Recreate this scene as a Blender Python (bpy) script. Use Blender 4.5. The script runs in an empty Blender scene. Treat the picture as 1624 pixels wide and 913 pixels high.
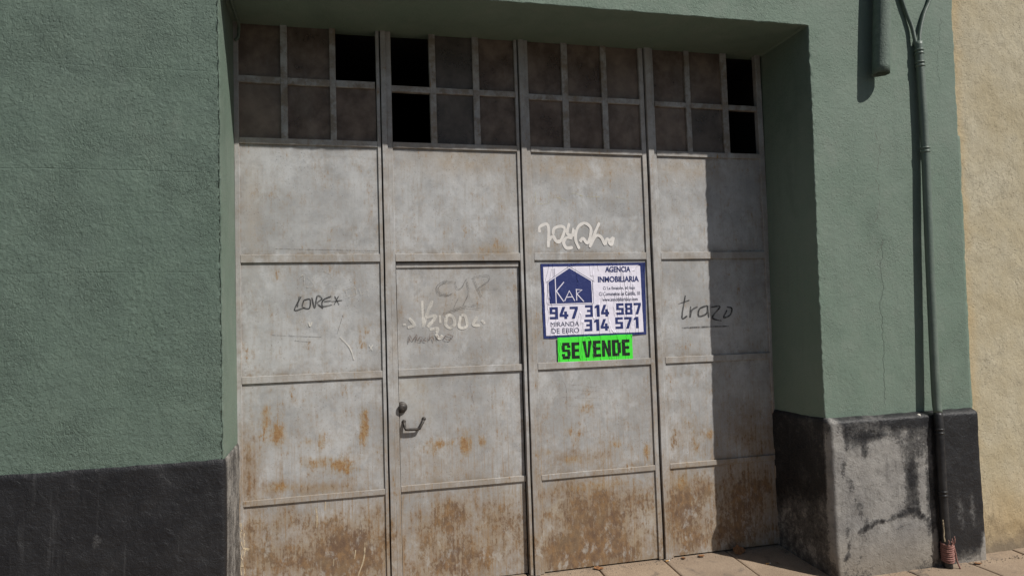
import bpy, bmesh, math, random
from mathutils import Vector, Matrix, noise
R = math.radians
random.seed(7)
sc = bpy.context.scene
C = sc.collection

# ------------------------------------------------------------------ camera
D = 0.52                                   # depth of the gate behind the street face of the wall (y = 0)
yaw, pitch, roll = R(14.1505), R(3.01442), R(-1.82686)
fwd = Vector((math.sin(yaw)*math.cos(pitch), math.cos(yaw)*math.cos(pitch), math.sin(pitch)))
rgt = Vector((math.cos(yaw), -math.sin(yaw), 0)); upv = rgt.cross(fwd)
r2 = math.cos(roll)*rgt + math.sin(roll)*upv
u2 = -math.sin(roll)*rgt + math.cos(roll)*upv
cam_d = bpy.data.cameras.new('camera'); cam = bpy.data.objects.new('camera', cam_d); C.objects.link(cam)
cam.matrix_world = Matrix(((r2.x, u2.x, -fwd.x, 0.0), (r2.y, u2.y, -fwd.y, -3.8), (r2.z, u2.z, -fwd.z, 1.5865), (0, 0, 0, 1)))
cam_d.sensor_width = 36; cam_d.lens = 36*1100/1624; cam_d.clip_end = 3000; cam_d.clip_start = 0.05
sc.camera = cam

# ------------------------------------------------------------------ sky, sun, exposure
to_sun = Vector((0.487, -0.52, 0.755)).normalized()
world = bpy.data.worlds.new('World'); sc.world = world; world.use_nodes = True
wn = world.node_tree
bg = wn.nodes['Background']
sky = wn.nodes.new('ShaderNodeTexSky'); sky.sky_type = 'NISHITA'; sky.sun_disc = False
sky.sun_elevation = math.asin(to_sun.z); sky.sun_rotation = math.atan2(to_sun.x, to_sun.y)
wn.links.new(sky.outputs[0], bg.inputs[0]); bg.inputs[1].default_value = SKY_STRENGTH = 0.05
sun_d = bpy.data.lights.new('sun', 'SUN'); sun_d.energy = 5.0; sun_d.angle = R(0.53); sun_d.color = (1.0, 0.962, 0.90)
sun = bpy.data.objects.new('sun', sun_d); C.objects.link(sun); sun.location = to_sun*20
sun.rotation_euler = to_sun.to_track_quat('Z', 'Y').to_euler()
sc.view_settings.view_transform = 'Standard'; sc.view_settings.look = 'None'
sc.view_settings.gamma = 1; sc.view_settings.exposure = -0.14; sc.view_settings.use_curve_mapping = False

# ------------------------------------------------------------------ helpers
def tag(o, label=None, cat=None, group=None, kind=None):
    if label: o['label'] = label
    if cat: o['category'] = cat
    if group: o['group'] = group
    if kind: o['kind'] = kind
    return o
def empty(name, loc=(0, 0, 0), parent=None):
    o = bpy.data.objects.new(name, None); C.objects.link(o); o.location = loc; o.empty_display_size = 0.1
    if parent: o.parent = parent
    return o
def woff(o):                                # world offset of an object whose ancestors only translate
    v = Vector((0, 0, 0))
    while o: v = v + Vector(o.location); o = o.parent
    return v
def mesh_obj(name, verts, faces, mat, parent=None, smooth=False, attrs=None):
    off = woff(parent) if parent else Vector((0, 0, 0))
    me = bpy.data.meshes.new(name)
    me.from_pydata([(v[0]-off.x, v[1]-off.y, v[2]-off.z) for v in verts], [], faces)
    for k, vals in (attrs or {}).items():
        a = me.attributes.new(k, 'FLOAT', 'POINT'); a.data.foreach_set('value', [float(x) for x in vals])
    if smooth: me.polygons.foreach_set('use_smooth', [True]*len(me.polygons))
    me.materials.append(mat); me.update()
    o = bpy.data.objects.new(name, me); C.objects.link(o)
    if parent: o.parent = parent
    return o
def box_geo(x0, x1, y0, y1, z0, z1, b=0.0):
    """a box, with bevelled edges when b > 0"""
    if b <= 0:
        v = [(x0,y0,z0),(x1,y0,z0),(x1,y1,z0),(x0,y1,z0),(x0,y0,z1),(x1,y0,z1),(x1,y1,z1),(x0,y1,z1)]
        return v, [(0,3,2,1),(4,5,6,7),(0,1,5,4),(1,2,6,5),(2,3,7,6),(3,0,4,7)]
    bm = bmesh.new(); v, f = box_geo(x0, x1, y0, y1, z0, z1)
    vs = [bm.verts.new(p) for p in v]
    for q in f: bm.faces.new([vs[i] for i in q])
    bmesh.ops.bevel(bm, geom=list(bm.edges), offset=b, segments=1, affect='EDGES')
    bm.verts.index_update()
    out = [tuple(p.co) for p in bm.verts], [tuple(p.index for p in q.verts) for q in bm.faces]
    bm.free(); return out
def merge(*parts):
    V, F = [], []
    for v, f in parts:
        n = len(V); V += list(v); F += [tuple(i+n for i in q) for q in f]
    return V, F
def catmull(pts, n=6):
    P = [Vector(p) for p in pts]
    if len(P) < 3: return P
    P = [P[0]*2-P[1]] + P + [P[-1]*2-P[-2]]
    out = []
    for i in range(1, len(P)-2):
        a, b, c, d = P[i-1:i+3]
        for k in range(n):
            t = k/n
            out.append(0.5*((2*b)+(c-a)*t+(2*a-5*b+4*c-d)*t*t+(3*b-a-3*c+d)*t**3))
    out.append(P[-2]); return out
def tube_geo(pts, rad, n=12, cap=True):
    P = [Vector(p) for p in pts]; V, F = [], []
    ref = Vector((0, 0, 1))
    if abs((P[1]-P[0]).normalized().z) > 0.8: ref = Vector((0, 1, 0))
    for i, p in enumerate(P):
        t = (P[min(i+1, len(P)-1)]-P[max(i-1, 0)]).normalized()
        a = t.cross(ref).normalized(); b = a.cross(t)
        r = rad(i/(len(P)-1)) if callable(rad) else rad
        for k in range(n):
            w = 2*math.pi*k/n; V.append(p + a*math.cos(w)*r + b*math.sin(w)*r)
    for i in range(len(P)-1):
        for k in range(n):
            F.append((i*n+k, i*n+(k+1) % n, (i+1)*n+(k+1) % n, (i+1)*n+k))
    if cap:
        F.append(tuple(range(n-1, -1, -1))); F.append(tuple(range((len(P)-1)*n, len(P)*n)))
    return V, F
def ribbon_geo(pts, width, yfn, smooth=True, jit=0.12, seed=0):
    """flat brush stroke in the x-z plane; yfn(x, z) gives the depth of the paint film"""
    P = catmull([Vector((a, 0, b)) for a, b in pts], 5) if smooth else [Vector((a, 0, b)) for a, b in pts]
    V, F = [], []
    for i, p in enumerate(P):
        t = (P[min(i+1, len(P)-1)]-P[max(i-1, 0)])
        if t.length < 1e-7: t = Vector((1, 0, 0))
        t.normalize(); nrm = Vector((-t.z, 0, t.x))
        w = width*0.5*(1+jit*noise.noise(Vector((p.x*40, seed*3.1, p.z*40))))
        if i in (0, len(P)-1): w *= 0.7
        for s in (-1, 1):
            q = p+nrm*w*s; V.append((q.x, yfn(q.x, q.z), q.z))
    for i in range(len(P)-1): F.append((i*2, i*2+2, i*2+3, i*2+1))
    return V, F
def fbm(p, o=4, l=2.1, g=0.5):
    s, a = 0.0, 1.0
    for i in range(o):
        s += a*noise.noise(p); p = p*l; a *= g
    return s

# ------------------------------------------------------------------ materials
class NT:
    def __init__(s, name):
        s.m = bpy.data.materials.new(name); s.m.use_nodes = True; s.t = s.m.node_tree
        s.b = s.t.nodes['Principled BSDF']; s.out = s.t.nodes['Material Output']
        s.pos = s.t.nodes.new('ShaderNodeNewGeometry').outputs['Position']
    def n(s, t, **k):
        x = s.t.nodes.new(t)
        for a, b in k.items(): setattr(x, a, b)
        return x
    def put(s, sock, v):
        if hasattr(v, 'links'): s.t.links.new(v, sock)
        elif isinstance(v, (tuple, list)) and len(v) == 3 and sock.type == 'RGBA': sock.default_value = (*v, 1)
        else: sock.default_value = v
    def scale(s, v, k):
        x = s.n('ShaderNodeMapping'); s.put(x.inputs[0], v); x.inputs['Scale'].default_value = k; return x.outputs[0]
    def noise(s, scale, detail=4, rough=0.55, k=(1, 1, 1), dist=0.0, off=(0, 0, 0)):
        x = s.n('ShaderNodeTexNoise'); mp = s.n('ShaderNodeMapping'); s.put(mp.inputs[0], s.pos)
        mp.inputs['Scale'].default_value = k; mp.inputs['Location'].default_value = off
        s.put(x.inputs['Vector'], mp.outputs[0]); x.inputs['Scale'].default_value = scale
        x.inputs['Detail'].default_value = detail; x.inputs['Roughness'].default_value = rough; x.inputs['Distortion'].default_value = dist
        return x.outputs[0]
    def vor(s, scale, feature='F1', k=(1, 1, 1), rand=1.0):
        x = s.n('ShaderNodeTexVoronoi', feature=feature); s.put(x.inputs['Vector'], s.scale(s.pos, k))
        x.inputs['Scale'].default_value = scale; x.inputs['Randomness'].default_value = rand
        return x.outputs[0]
    def math(s, op, a, b=0.0, c=0.0, clamp=False):
        x = s.n('ShaderNodeMath', operation=op, use_clamp=clamp)
        s.put(x.inputs[0], a); s.put(x.inputs[1], b)
        if op in ('MULTIPLY_ADD', 'SMOOTH_MIN', 'COMPARE'): s.put(x.inputs[2], c)
        return x.outputs[0]
    def step(s, v, lo, hi, a=0.0, b=1.0):
        x = s.n('ShaderNodeMapRange', interpolation_type='SMOOTHSTEP'); s.put(x.inputs[0], v)
        for i, q in enumerate((lo, hi, a, b)): s.put(x.inputs[i+1], q)
        return x.outputs[0]
    def mix(s, f, a, b, mode='MIX'):
        x = s.n('ShaderNodeMix', data_type='RGBA', blend_type=mode)
        s.put(x.inputs[0], f); s.put(x.inputs[6], a); s.put(x.inputs[7], b); return x.outputs[2]
    def attr(s, name):
        return s.n('ShaderNodeAttribute', attribute_name=name).outputs['Fac']
    def xyz(s):
        x = s.n('ShaderNodeSeparateXYZ'); s.put(x.inputs[0], s.pos); return x.outputs
    def bump(s, h, dist=0.01, strength=1.0, normal=None):
        x = s.n('ShaderNodeBump'); x.inputs['Distance'].default_value = dist; s.put(x.inputs['Strength'], strength)
        s.put(x.inputs['Height'], h)
        if normal is not None: s.put(x.inputs['Normal'], normal)
        return x.outputs[0]
    def done(s, col, rough=0.6, normal=None, spec=0.5, metal=0.0):
        s.put(s.b.inputs['Base Color'], col); s.put(s.b.inputs['Roughness'], rough)
        s.put(s.b.inputs['Specular IOR Level'], spec); s.put(s.b.inputs['Metallic'], metal)
        if normal is not None: s.put(s.b.inputs['Normal'], normal)
        return s.m

def line_mask(t, coord, along, pts_or_const, w, warp_scale, warp_amp, lo, hi, off=0.0):
    """mask of a thin wavering line (scored groove, crack) coord = const + noise(along)"""
    cx = t.n('ShaderNodeTexNoise', noise_dimensions='1D'); t.put(cx.inputs['W'], t.math('ADD', along, off))
    cx.inputs['Scale'].default_value = warp_scale; cx.inputs['Detail'].default_value = 5; cx.inputs['Roughness'].default_value = 0.6
    centre = t.math('MULTIPLY_ADD', t.math('SUBTRACT', cx.outputs[0], 0.5), warp_amp, pts_or_const)
    d = t.math('ABSOLUTE', t.math('SUBTRACT', coord, centre))
    m = t.step(d, w*0.35, w, 1.0, 0.0)
    e = t.math('MULTIPLY', t.step(along, lo-0.05, lo+0.05), t.step(along, hi-0.05, hi+0.05, 1.0, 0.0))
    return t.math('MULTIPLY', m, e)

def mat_green():
    t = NT('green_stucco_paint'); x, y, z = t.xyz(); ro = t.attr('rough')
    big = t.noise(1.3, 5, 0.6); mid = t.noise(7, 5, 0.6); strk = t.noise(5, 4, 0.6, (3, 3, 0.35))
    col = t.mix(t.step(big, 0.3, 0.7), (0.143, 0.199, 0.155), (0.168, 0.219, 0.177))
    col = t.mix(t.step(mid, 0.42, 0.75, 0, 0.35), col, (0.200, 0.232, 0.194))
    col = t.mix(t.step(strk, 0.5, 0.8, 0, 0.40), col, (0.122, 0.158, 0.130))
    col = t.mix(t.step(t.noise(2.1, 6, 0.7, (1, 1, 0.7), 0.3, (7, 1, 4)), 0.52, 0.68, 0, 0.45), col, (0.105, 0.146, 0.115))
    col = t.mix(t.step(t.noise(3.3, 6, 0.7, (1, 1, 0.6), 0.3, (2, 9, 4)), 0.56, 0.70, 0, 0.30), col, (0.225, 0.250, 0.215))
    speck = t.noise(85, 3, 0.6)
    col = t.mix(t.step(speck, 0.60, 0.75, 0, 0.40), col, (0.10, 0.13, 0.108))
    col = t.mix(t.math('MULTIPLY', t.attr('shade_tint'), t.step(mid, 0.3, 0.7, 0.6, 1.0)), col, (0.079, 0.118, 0.097))  # left pier front darkened in colour, imitating the dimmer light on that side
    # cracks in the render on the right pier
    lean = t.math('MULTIPLY_ADD', z, 0.035, 3.385)
    ck = line_mask(t, x, z, lean, 0.0048, 2.2, 0.16, 0.98, 2.05)
    ck2 = line_mask(t, x, z, t.math('MULTIPLY_ADD', z, 0.035, 3.375), 0.0028, 4.0, 0.16, 1.9, 2.95, 7.0)
    ck3 = line_mask(t, x, z, t.math('MULTIPLY_ADD', z, 0.10, 3.69), 0.0028, 5.0, 0.16, 3.12, 3.6, 3.0)
    brk = t.step(t.noise(16, 3, 0.6), 0.38, 0.56)
    ck2 = t.math('MULTIPLY', ck2, brk); ck3 = t.math('MULTIPLY', ck3, brk)
    cks = t.math('MAXIMUM', ck, t.math('MAXIMUM', ck2, ck3))
    col = t.mix(t.math('MULTIPLY', ck, 0.42), col, (0.075, 0.098, 0.083))
    col = t.mix(t.math('MULTIPLY', ck2, 0.4), col, (0.19, 0.145, 0.125))
    col = t.mix(t.math('MULTIPLY', ck3, 0.4), col, (0.06, 0.08, 0.07))
    # three lift lines of the render on the left pier
    gl = None
    for i, zz in enumerate((2.943, 2.417, 1.905)):
        g = line_mask(t, z, x, zz, 0.0040, 1.2, 0.03, -30.0, -0.66, i*5.0)
        gl = g if gl is None else t.math('MAXIMUM', gl, g)
    gl = t.math('MULTIPLY', gl, t.step(t.noise(6, 4, 0.6, (1, 1, 1), 0, (5, 5, 5)), 0.35, 0.6, 0.15, 1.0))
    # relief: trowelled crust, crinkled ridges, loose crumbs and grain
    crust = t.noise(26, 8, 0.68, (1, 1, 1), 0.4)
    ridge = t.math('ABSOLUTE', t.math('SUBTRACT', t.noise(52, 5, 0.62, (1.15, 1, 0.75), 0.7, (4, 2, 1)), 0.5))
    patch = t.step(t.noise(2.8, 4, 0.55), 0.38, 0.66, 0.10, 1.35)
    crumb = t.step(t.noise(78, 4, 0.6, (1, 1, 1), 0.3, (1, 6, 2)), 0.54, 0.66)
    h = t.math('ADD', t.math('MULTIPLY', crust, 0.62), t.math('MULTIPLY', t.math('MULTIPLY', ridge, patch), -1.0))
    h = t.math('ADD', h, t.math('MULTIPLY', t.math('MULTIPLY', crumb, t.step(t.noise(3.5, 3, .5, (1, 1, 1), 0, (8, 3, 1)), .35, .65, .3, 1.0)), 0.20))
    h = t.math('MULTIPLY', h, ro)
    h = t.math('SUBTRACT', h, t.math('MULTIPLY', gl, 0.085))
    h = t.math('SUBTRACT', h, t.math('MULTIPLY', cks, 0.14))
    return t.done(col, 0.72, t.bump(h, 0.0165, 1.0), 0.35)

def mat_plinth():
    t = NT('black_plinth_paint'); x, y, z = t.xyz(); ba = t.attr('bare')
    n1 = t.noise(5, 7, 0.66); n2 = t.noise(28, 6, 0.7); n3 = t.noise(85, 4, 0.7); strk = t.noise(14, 4, 0.6, (2.2, 2.2, 0.16))
    black = t.mix(t.step(n1, 0.35, 0.7), (0.0105, 0.0105, 0.0125), (0.0195, 0.0195, 0.0215))
    black = t.mix(t.step(strk, 0.58, 0.75, 0, 0.35), black, (0.07, 0.07, 0.072))
    black = t.mix(t.step(t.noise(60, 4, 0.7), 0.66, 0.74, 0, 0.4), black, (0.10, 0.10, 0.10))
    grey = t.mix(t.step(n1, 0.3, 0.7), (0.19, 0.187, 0.186), (0.32, 0.31, 0.295))
    grey = t.mix(t.step(n2, 0.48, 0.72, 0, 0.65), grey, (0.085, 0.084, 0.083))
    grey = t.mix(t.step(t.noise(9, 5, 0.62, (2, 2, 0.45), 0, (3, 3, 3)), 0.5, 0.72, 0, 0.55), grey, (0.095, 0.094, 0.093))
    grey = t.mix(t.step(n3, 0.6, 0.72, 0, 0.5), grey, (0.07, 0.07, 0.07))
    grey = t.mix(t.attr('earth'), grey, (0.23, 0.195, 0.150))
    f = t.math('ADD', ba, t.math('MULTIPLY', t.math('SUBTRACT', n1, 0.5), 0.9))
    f = t.math('ADD', f, t.math('MULTIPLY', t.math('SUBTRACT', n2, 0.5), 0.8))
    f = t.math('ADD', f, t.math('MULTIPLY', t.math('SUBTRACT', n3, 0.5), 0.55))
    fs = t.step(f, 0.12, 0.55, 0, 0.45); fh = t.step(f, 0.36, 0.60)
    f = t.math('MAXIMUM', fs, fh)
    col = t.mix(f, black, grey)
    h = t.math('ADD', t.math('MULTIPLY', t.noise(24, 6, 0.65, (1, 1, 1), 0.5), 0.6), t.math('MULTIPLY', t.noise(120, 3, 0.6), 0.16))
    h = t.math('SUBTRACT', h, t.math('MULTIPLY', fh, 0.10))
    return t.done(col, t.mix(f, (0.5, 0.5, 0.5), (0.85, 0.85, 0.85)), t.bump(h, 0.013, 1.0), 0.4)

def mat_beige():
    t = NT('beige_render'); x, y, z = t.xyz()
    n1 = t.noise(2.2, 5, 0.6); n2 = t.noise(14, 5, 0.65); pit = t.noise(70, 4, 0.7)
    col = t.mix(t.step(n1, 0.3, 0.7), (0.44, 0.375, 0.250), (0.50, 0.45, 0.335))
    col = t.mix(t.step(n2, 0.5, 0.8, 0, 0.5), col, (0.38, 0.325, 0.225))
    col = t.mix(t.step(pit, 0.62, 0.72, 0, 0.6), col, (0.21, 0.17, 0.125))
    # ochre wash where the next building's paint stops, earth splash at the foot
    e = t.math('ADD', t.math('SUBTRACT', x, t.math('MULTIPLY', z, 0.022)), t.math('MULTIPLY', t.math('SUBTRACT', t.noise(5, 5, .65), 0.5), 0.22))
    col = t.mix(t.step(e, 4.08, 4.20, 0.55, 0.0), col, (0.49, 0.36, 0.19))
    foot = t.math('ADD', z, t.math('MULTIPLY', t.math('SUBTRACT', t.noise(9, 5, 0.65), 0.5), 0.28))
    col = t.mix(t.step(foot, 0.02, 0.6, 0.5, 0.0), col, (0.40, 0.26, 0.11))
    col = t.mix(t.step(foot, -0.02, 0.13, 0.85, 0.0), col, (0.19, 0.155, 0.115))
    crack = t.step(t.math('ABSOLUTE', t.math('SUBTRACT', t.noise(5.5, 6, 0.62, (1, 1, 0.6), 0.4), 0.5)), 0.0, 0.008, 1.0, 0.0)
    crack = t.math('MULTIPLY', crack, t.step(n1, 0.45, 0.6))
    col = t.mix(t.math('MULTIPLY', crack, 0.4), col, (0.20, 0.16, 0.11))
    h = t.math('ADD', t.math('MULTIPLY', t.noise(20, 8, 0.72, (1, 1, 0.8), 0.2), 0.9), t.math('MULTIPLY', t.step(pit, 0.55, 0.72), -0.22))
    h = t.math('SUBTRACT', h, t.math('MULTIPLY', crack, 0.15))
    return t.done(col, 0.9, t.bump(h, 0.0105, 1.0), 0.2)

def mat_gate():
    t = NT('weathered_grey_gate_paint'); x, y, z = t.xyz()
    big = t.noise(3.2, 5, 0.6); mid = t.noise(16, 6, 0.65); strk = t.noise(9, 5, 0.6, (3.5, 3.5, 0.3)); hor = t.noise(9, 4, 0.6, (0.35, 1, 3.5))
    col = t.mix(t.step(big, 0.32, 0.68), (0.330, 0.329, 0.328), (0.460, 0.462, 0.463))
    col = t.mix(t.step(mid, 0.46, 0.72, 0, 0.55), col, (0.275, 0.278, 0.287))
    col = t.mix(t.step(strk, 0.54, 0.76, 0, 0.45), col, (0.29, 0.272, 0.248))
    col = t.mix(t.step(hor, 0.56, 0.8, 0, 0.35), col, (0.27, 0.26, 0.245))
    col = t.mix(t.math('MULTIPLY', t.attr('tan'), t.step(t.noise(18, 6, 0.68, (1, 1, 0.8), 0, (6, 2, 2)), 0.3, 0.68, 0.3, 1.0)), col, (0.345, 0.275, 0.200))
    ed = t.math('MULTIPLY', t.attr('edge'), t.step(t.noise(12, 6, 0.7, (1, 1, 1), 0, (1, 4, 8)), 0.36, 0.62))
    col = t.mix(t.math('MULTIPLY', ed, 0.75), col, (0.185, 0.145, 0.105))
    bright = t.step(t.noise(5.5, 7, 0.7, (1, 1, 0.8), 0.4, (3, 5, 1)), 0.52, 0.68, 0, 0.65)
    col = t.mix(bright, col, (0.50, 0.505, 0.51))
    dull = t.step(t.noise(7.5, 7, 0.72, (1, 1, 0.7), 0.4, (9, 5, 7)), 0.55, 0.70, 0, 0.5)
    col = t.mix(dull, col, (0.250, 0.247, 0.245))
    # chips and grime spots
    sp = t.step(t.vor(55, 'F1'), 0.10, 0.22, 1.0, 0.0)
    sp = t.math('MULTIPLY', sp, t.step(t.noise(11, 3, 0.5, (1, 1, 1), 0, (9, 1, 3)), 0.42, 0.60))
    col = t.mix(t.math('MULTIPLY', sp, 0.62), col, (0.15, 0.14, 0.135))
    sp2 = t.step(t.noise(105, 4, 0.72, (1, 1, 0.7)), 0.60, 0.72)
    col = t.mix(t.math('MULTIPLY', sp2, 0.45), col, (0.17, 0.155, 0.14))
    col = t.mix(t.math('MULTIPLY', t.attr('pale'), t.step(mid, 0.35, 0.6, 0.3, 1.0)), col, (0.46, 0.44, 0.39))
    sc1 = t.step(t.math('ABSOLUTE', t.math('SUBTRACT', t.noise(5, 3, 0.5, (0.5, 1, 5.0), 1.6, (2, 2, 2)), 0.5)), 0.0, 0.006, 1.0, 0.0)
    sc2 = t.step(t.math('ABSOLUTE', t.math('SUBTRACT', t.noise(5, 3, 0.5, (4.0, 1, 0.7), 1.6, (7, 3, 2)), 0.5)), 0.0, 0.006, 1.0, 0.0)
    scm = t.step(t.noise(8, 4, 0.6, (1, 1, 1), 0, (3, 3, 9)), 0.50, 0.66)
    col = t.mix(t.math('MULTIPLY', t.math('MULTIPLY', sc1, scm), 0.45), col, (0.17, 0.155, 0.14))
    col = t.mix(t.math('MULTIPLY', t.math('MULTIPLY', sc2, scm), 0.40), col, (0.52, 0.51, 0.49))
    # rust: brown film low down, orange runs above
    rn = t.math('ADD', t.math('MULTIPLY', t.math('SUBTRACT', t.noise(13, 8, 0.68, (1, 1, 0.75)), 0.5), 1.9), t.math('MULTIPLY', t.math('SUBTRACT', t.noise(22, 5, 0.6, (3, 3, 0.16)), 0.5), 1.15))
    fine = t.math('MULTIPLY', t.math('SUBTRACT', t.noise(70, 5, 0.72, (1, 1, 0.55), 0, (1, 1, 9)), 0.5), 1.5)
    rn = t.math('ADD', rn, fine)
    rbs = t.step(t.math('ADD', t.attr('rust_brown'), t.math('MULTIPLY', rn, 0.5)), -0.10, 0.62, 0, 0.80)
    rb = t.step(t.math('ADD', t.attr('rust_brown'), rn), 0.44, 0.84)
    ros = t.step(t.math('ADD', t.attr('rust_orange'), t.math('MULTIPLY', rn, 0.45)), 0.04, 0.7, 0, 0.6)
    ro = t.step(t.math('ADD', t.attr('rust_orange'), t.math('MULTIPLY', rn, 1.1)), 0.35, 0.85)
    fleck = t.step(t.noise(48, 5, 0.7, (1, 1, 0.6), 0, (2, 7, 5)), 0.64, 0.72)
    fleck = t.math('MULTIPLY', fleck, t.step(z, 0.3, 1.5, 0.75, 0.08))
    brown = t.mix(t.step(t.noise(30, 6, 0.7, (1, 1, 0.7)), 0.35, 0.68), (0.105, 0.056, 0.031), (0.250, 0.142, 0.060))
    brown = t.mix(t.step(t.noise(7, 5, 0.65), 0.45, 0.7, 0, 0.6), brown, (0.19, 0.132, 0.075))
    brown = t.mix(t.step(t.noise(6, 6, 0.7, (1, 1, 0.7), 0.3, (5, 1, 5)), 0.52, 0.66, 0, 0.7), brown, (0.088, 0.046, 0.032))
    orange = t.mix(t.step(t.noise(40, 5, 0.7), 0.4, 0.65), (0.25, 0.125, 0.042), (0.34, 0.225, 0.11))
    col = t.mix(rbs, col, t.mix(t.step(mid, 0.4, 0.65), (0.230, 0.152, 0.082), (0.300, 0.225, 0.142)))
    run = t.math('MULTIPLY', t.step(t.noise(26, 5, 0.62, (3.2, 3.2, 0.10), 0.2, (8, 2, 1)), 0.53, 0.68), t.step(t.math('ADD', z, t.math('MULTIPLY', t.noise(4, 3), 0.7)), 0.75, 1.65, 0.62, 0.0))
    col = t.mix(run, col, (0.285, 0.185, 0.095))
    col = t.mix(t.math('MULTIPLY', rb, 0.80), col, brown)
    worn = t.math('MULTIPLY', t.step(t.noise(16, 7, 0.72, (1, 1, 0.6), 0.3, (4, 4, 6)), 0.53, 0.66), t.step(z, 0.1, 0.8, 0.85, 0.0))
    col = t.mix(t.math('MULTIPLY', worn, 0.75), col, (0.42, 0.405, 0.375))
    col = t.mix(ros, col, (0.31, 0.225, 0.125))
    col = t.mix(t.math('MULTIPLY', ro, 0.85), col, orange)
    col = t.mix(fleck, col, (0.15, 0.085, 0.045))
    rust = t.math('MAXIMUM', rb, t.math('MAXIMUM', ro, fleck))
    rough = t.math('ADD', t.math('MULTIPLY', rust, 0.33), t.math('MULTIPLY_ADD', mid, 0.25, 0.36))
    h = t.math('ADD', t.math('MULTIPLY', t.noise(9, 3), 0.5), t.math('MULTIPLY', t.noise(90, 4, 0.7), 0.10))
    h = t.math('ADD', h, t.math('MULTIPLY', t.math('MULTIPLY', rust, t.noise(130, 4, 0.7)), 0.25))
    h = t.math('SUBTRACT', h, t.math('MULTIPLY', sp, 0.04))
    return t.done(col, rough, t.bump(h, 0.006, 0.8), 0.4)

def mat_plain(name, a, b, rough=0.6, scale=20, bump=0.002, spec=0.4, metal=0.0, k=(1, 1, 1)):
    t = NT(name); n = t.noise(scale, 5, 0.62, k)
    return t.done(t.mix(t.step(n, 0.35, 0.68), a, b), t.math('MULTIPLY_ADD', n, 0.2, rough-0.1), t.bump(t.noise(scale*4, 4, 0.65), bump, 1.0), spec, metal)

def mat_pane():
    t = NT('dusty_window_glass'); oi = t.n('ShaderNodeObjectInfo').outputs['Random']
    n = t.noise(6, 6, 0.65); d = t.noise(40, 4, 0.7, (1, 1, 0.5))
    col = t.mix(t.step(n, 0.35, 0.7), (0.120, 0.088, 0.070), (0.225, 0.172, 0.138))
    col = t.mix(t.step(d, 0.55, 0.75, 0, 0.4), col, (0.23, 0.195, 0.165))
    col = t.mix(t.step(oi, 0.55, 0.9, 0, 0.6), col, (0.085, 0.088, 0.086))
    col = t.mix(t.step(oi, 0.45, 0.1, 0, 0.5), col, (0.27, 0.215, 0.175))
    dirt = t.noise(3.2, 6, 0.7, (1, 1, 0.5), 0.2, (1, 1, 7))
    col = t.mix(t.step(dirt, 0.5, 0.68, 0, 0.5), col, (0.28, 0.235, 0.20))
    m = t.done(col, t.math('MULTIPLY_ADD', n, 0.3, 0.2), t.bump(d, 0.001, 0.5), 0.2)
    t.put(t.b.inputs['Alpha'], t.step(n, 0.3, 0.7, 0.72, 0.94)); return m

def mat_stroke(name, col, lo, hi, scale=60, rough=0.7, k=(1, 1, 1), amax=0.8, fmin=0.45):
    t = NT(name); n = t.noise(scale, 5, 0.7, k)
    fade = t.step(t.noise(scale*0.3, 4, 0.6), 0.3, 0.62, fmin, 1.0)
    m = t.done(col, rough, None, 0.25); t.put(t.b.inputs['Alpha'], t.math('MULTIPLY', t.step(n, lo, hi, 0.08, amax), fade)); return m

def mat_slab():
    t = NT('pink_paving'); oi = t.n('ShaderNodeObjectInfo').outputs['Random']
    g = t.noise(170, 4, 0.75); n = t.noise(5, 5, 0.62); st = t.noise(9, 5, 0.65, (1, 1, 1), 0.3, (3, 8, 0))
    col = t.mix(t.step(n, 0.3, 0.7), (0.33, 0.245, 0.17), (0.42, 0.32, 0.225))
    col = t.mix(t.math('MULTIPLY', oi, 0.35), col, (0.29, 0.235, 0.185))
    col = t.mix(t.step(g, 0.45, 0.66, 0, 0.75), col, (0.19, 0.135, 0.10))
    col = t.mix(t.step(g, 0.40, 0.25, 0, 0.4), col, (0.48, 0.38, 0.29))
    col = t.mix(t.step(st, 0.55, 0.70, 0, 0.6), col, (0.14, 0.115, 0.095))
    h = t.math('ADD', t.math('MULTIPLY', g, 0.5), t.math('MULTIPLY', n, 0.6))
    return t.done(col, 0.88, t.bump(h, 0.009, 1.0), 0.3)

def mat_asphalt():
    t = NT('asphalt'); g = t.noise(180, 4, 0.7); n = t.noise(2, 4)
    col = t.mix(t.step(g, 0.35, 0.7), (0.035, 0.035, 0.037), (0.085, 0.083, 0.08))
    col = t.mix(t.step(n, 0.4, 0.7, 0, 0.4), col, (0.07, 0.068, 0.064))
    return t.done(col, 0.9, t.bump(g, 0.005, 1.0), 0.3)

def mat_paper(name, a, b, crease=0.0026, rough=0.6):
    """printed paper pasted on the gate: creases run on through sheet and print"""
    t = NT(name)
    cr = t.math('ABSOLUTE', t.math('SUBTRACT', t.noise(7, 3, 0.5, (2.0, 1, 0.45), 0.7), 0.5))
    cr = t.step(cr, 0.0, 0.035, 1.0, 0.0)
    n = t.noise(34, 5, 0.7)
    col = t.mix(t.step(n, 0.52, 0.74, 0, 0.55), a, b)
    h = t.math('ADD', cr, t.math('MULTIPLY', t.noise(16, 3), 1.2))
    return t.done(col, rough, t.bump(h, crease, 1.0), 0.25)

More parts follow.
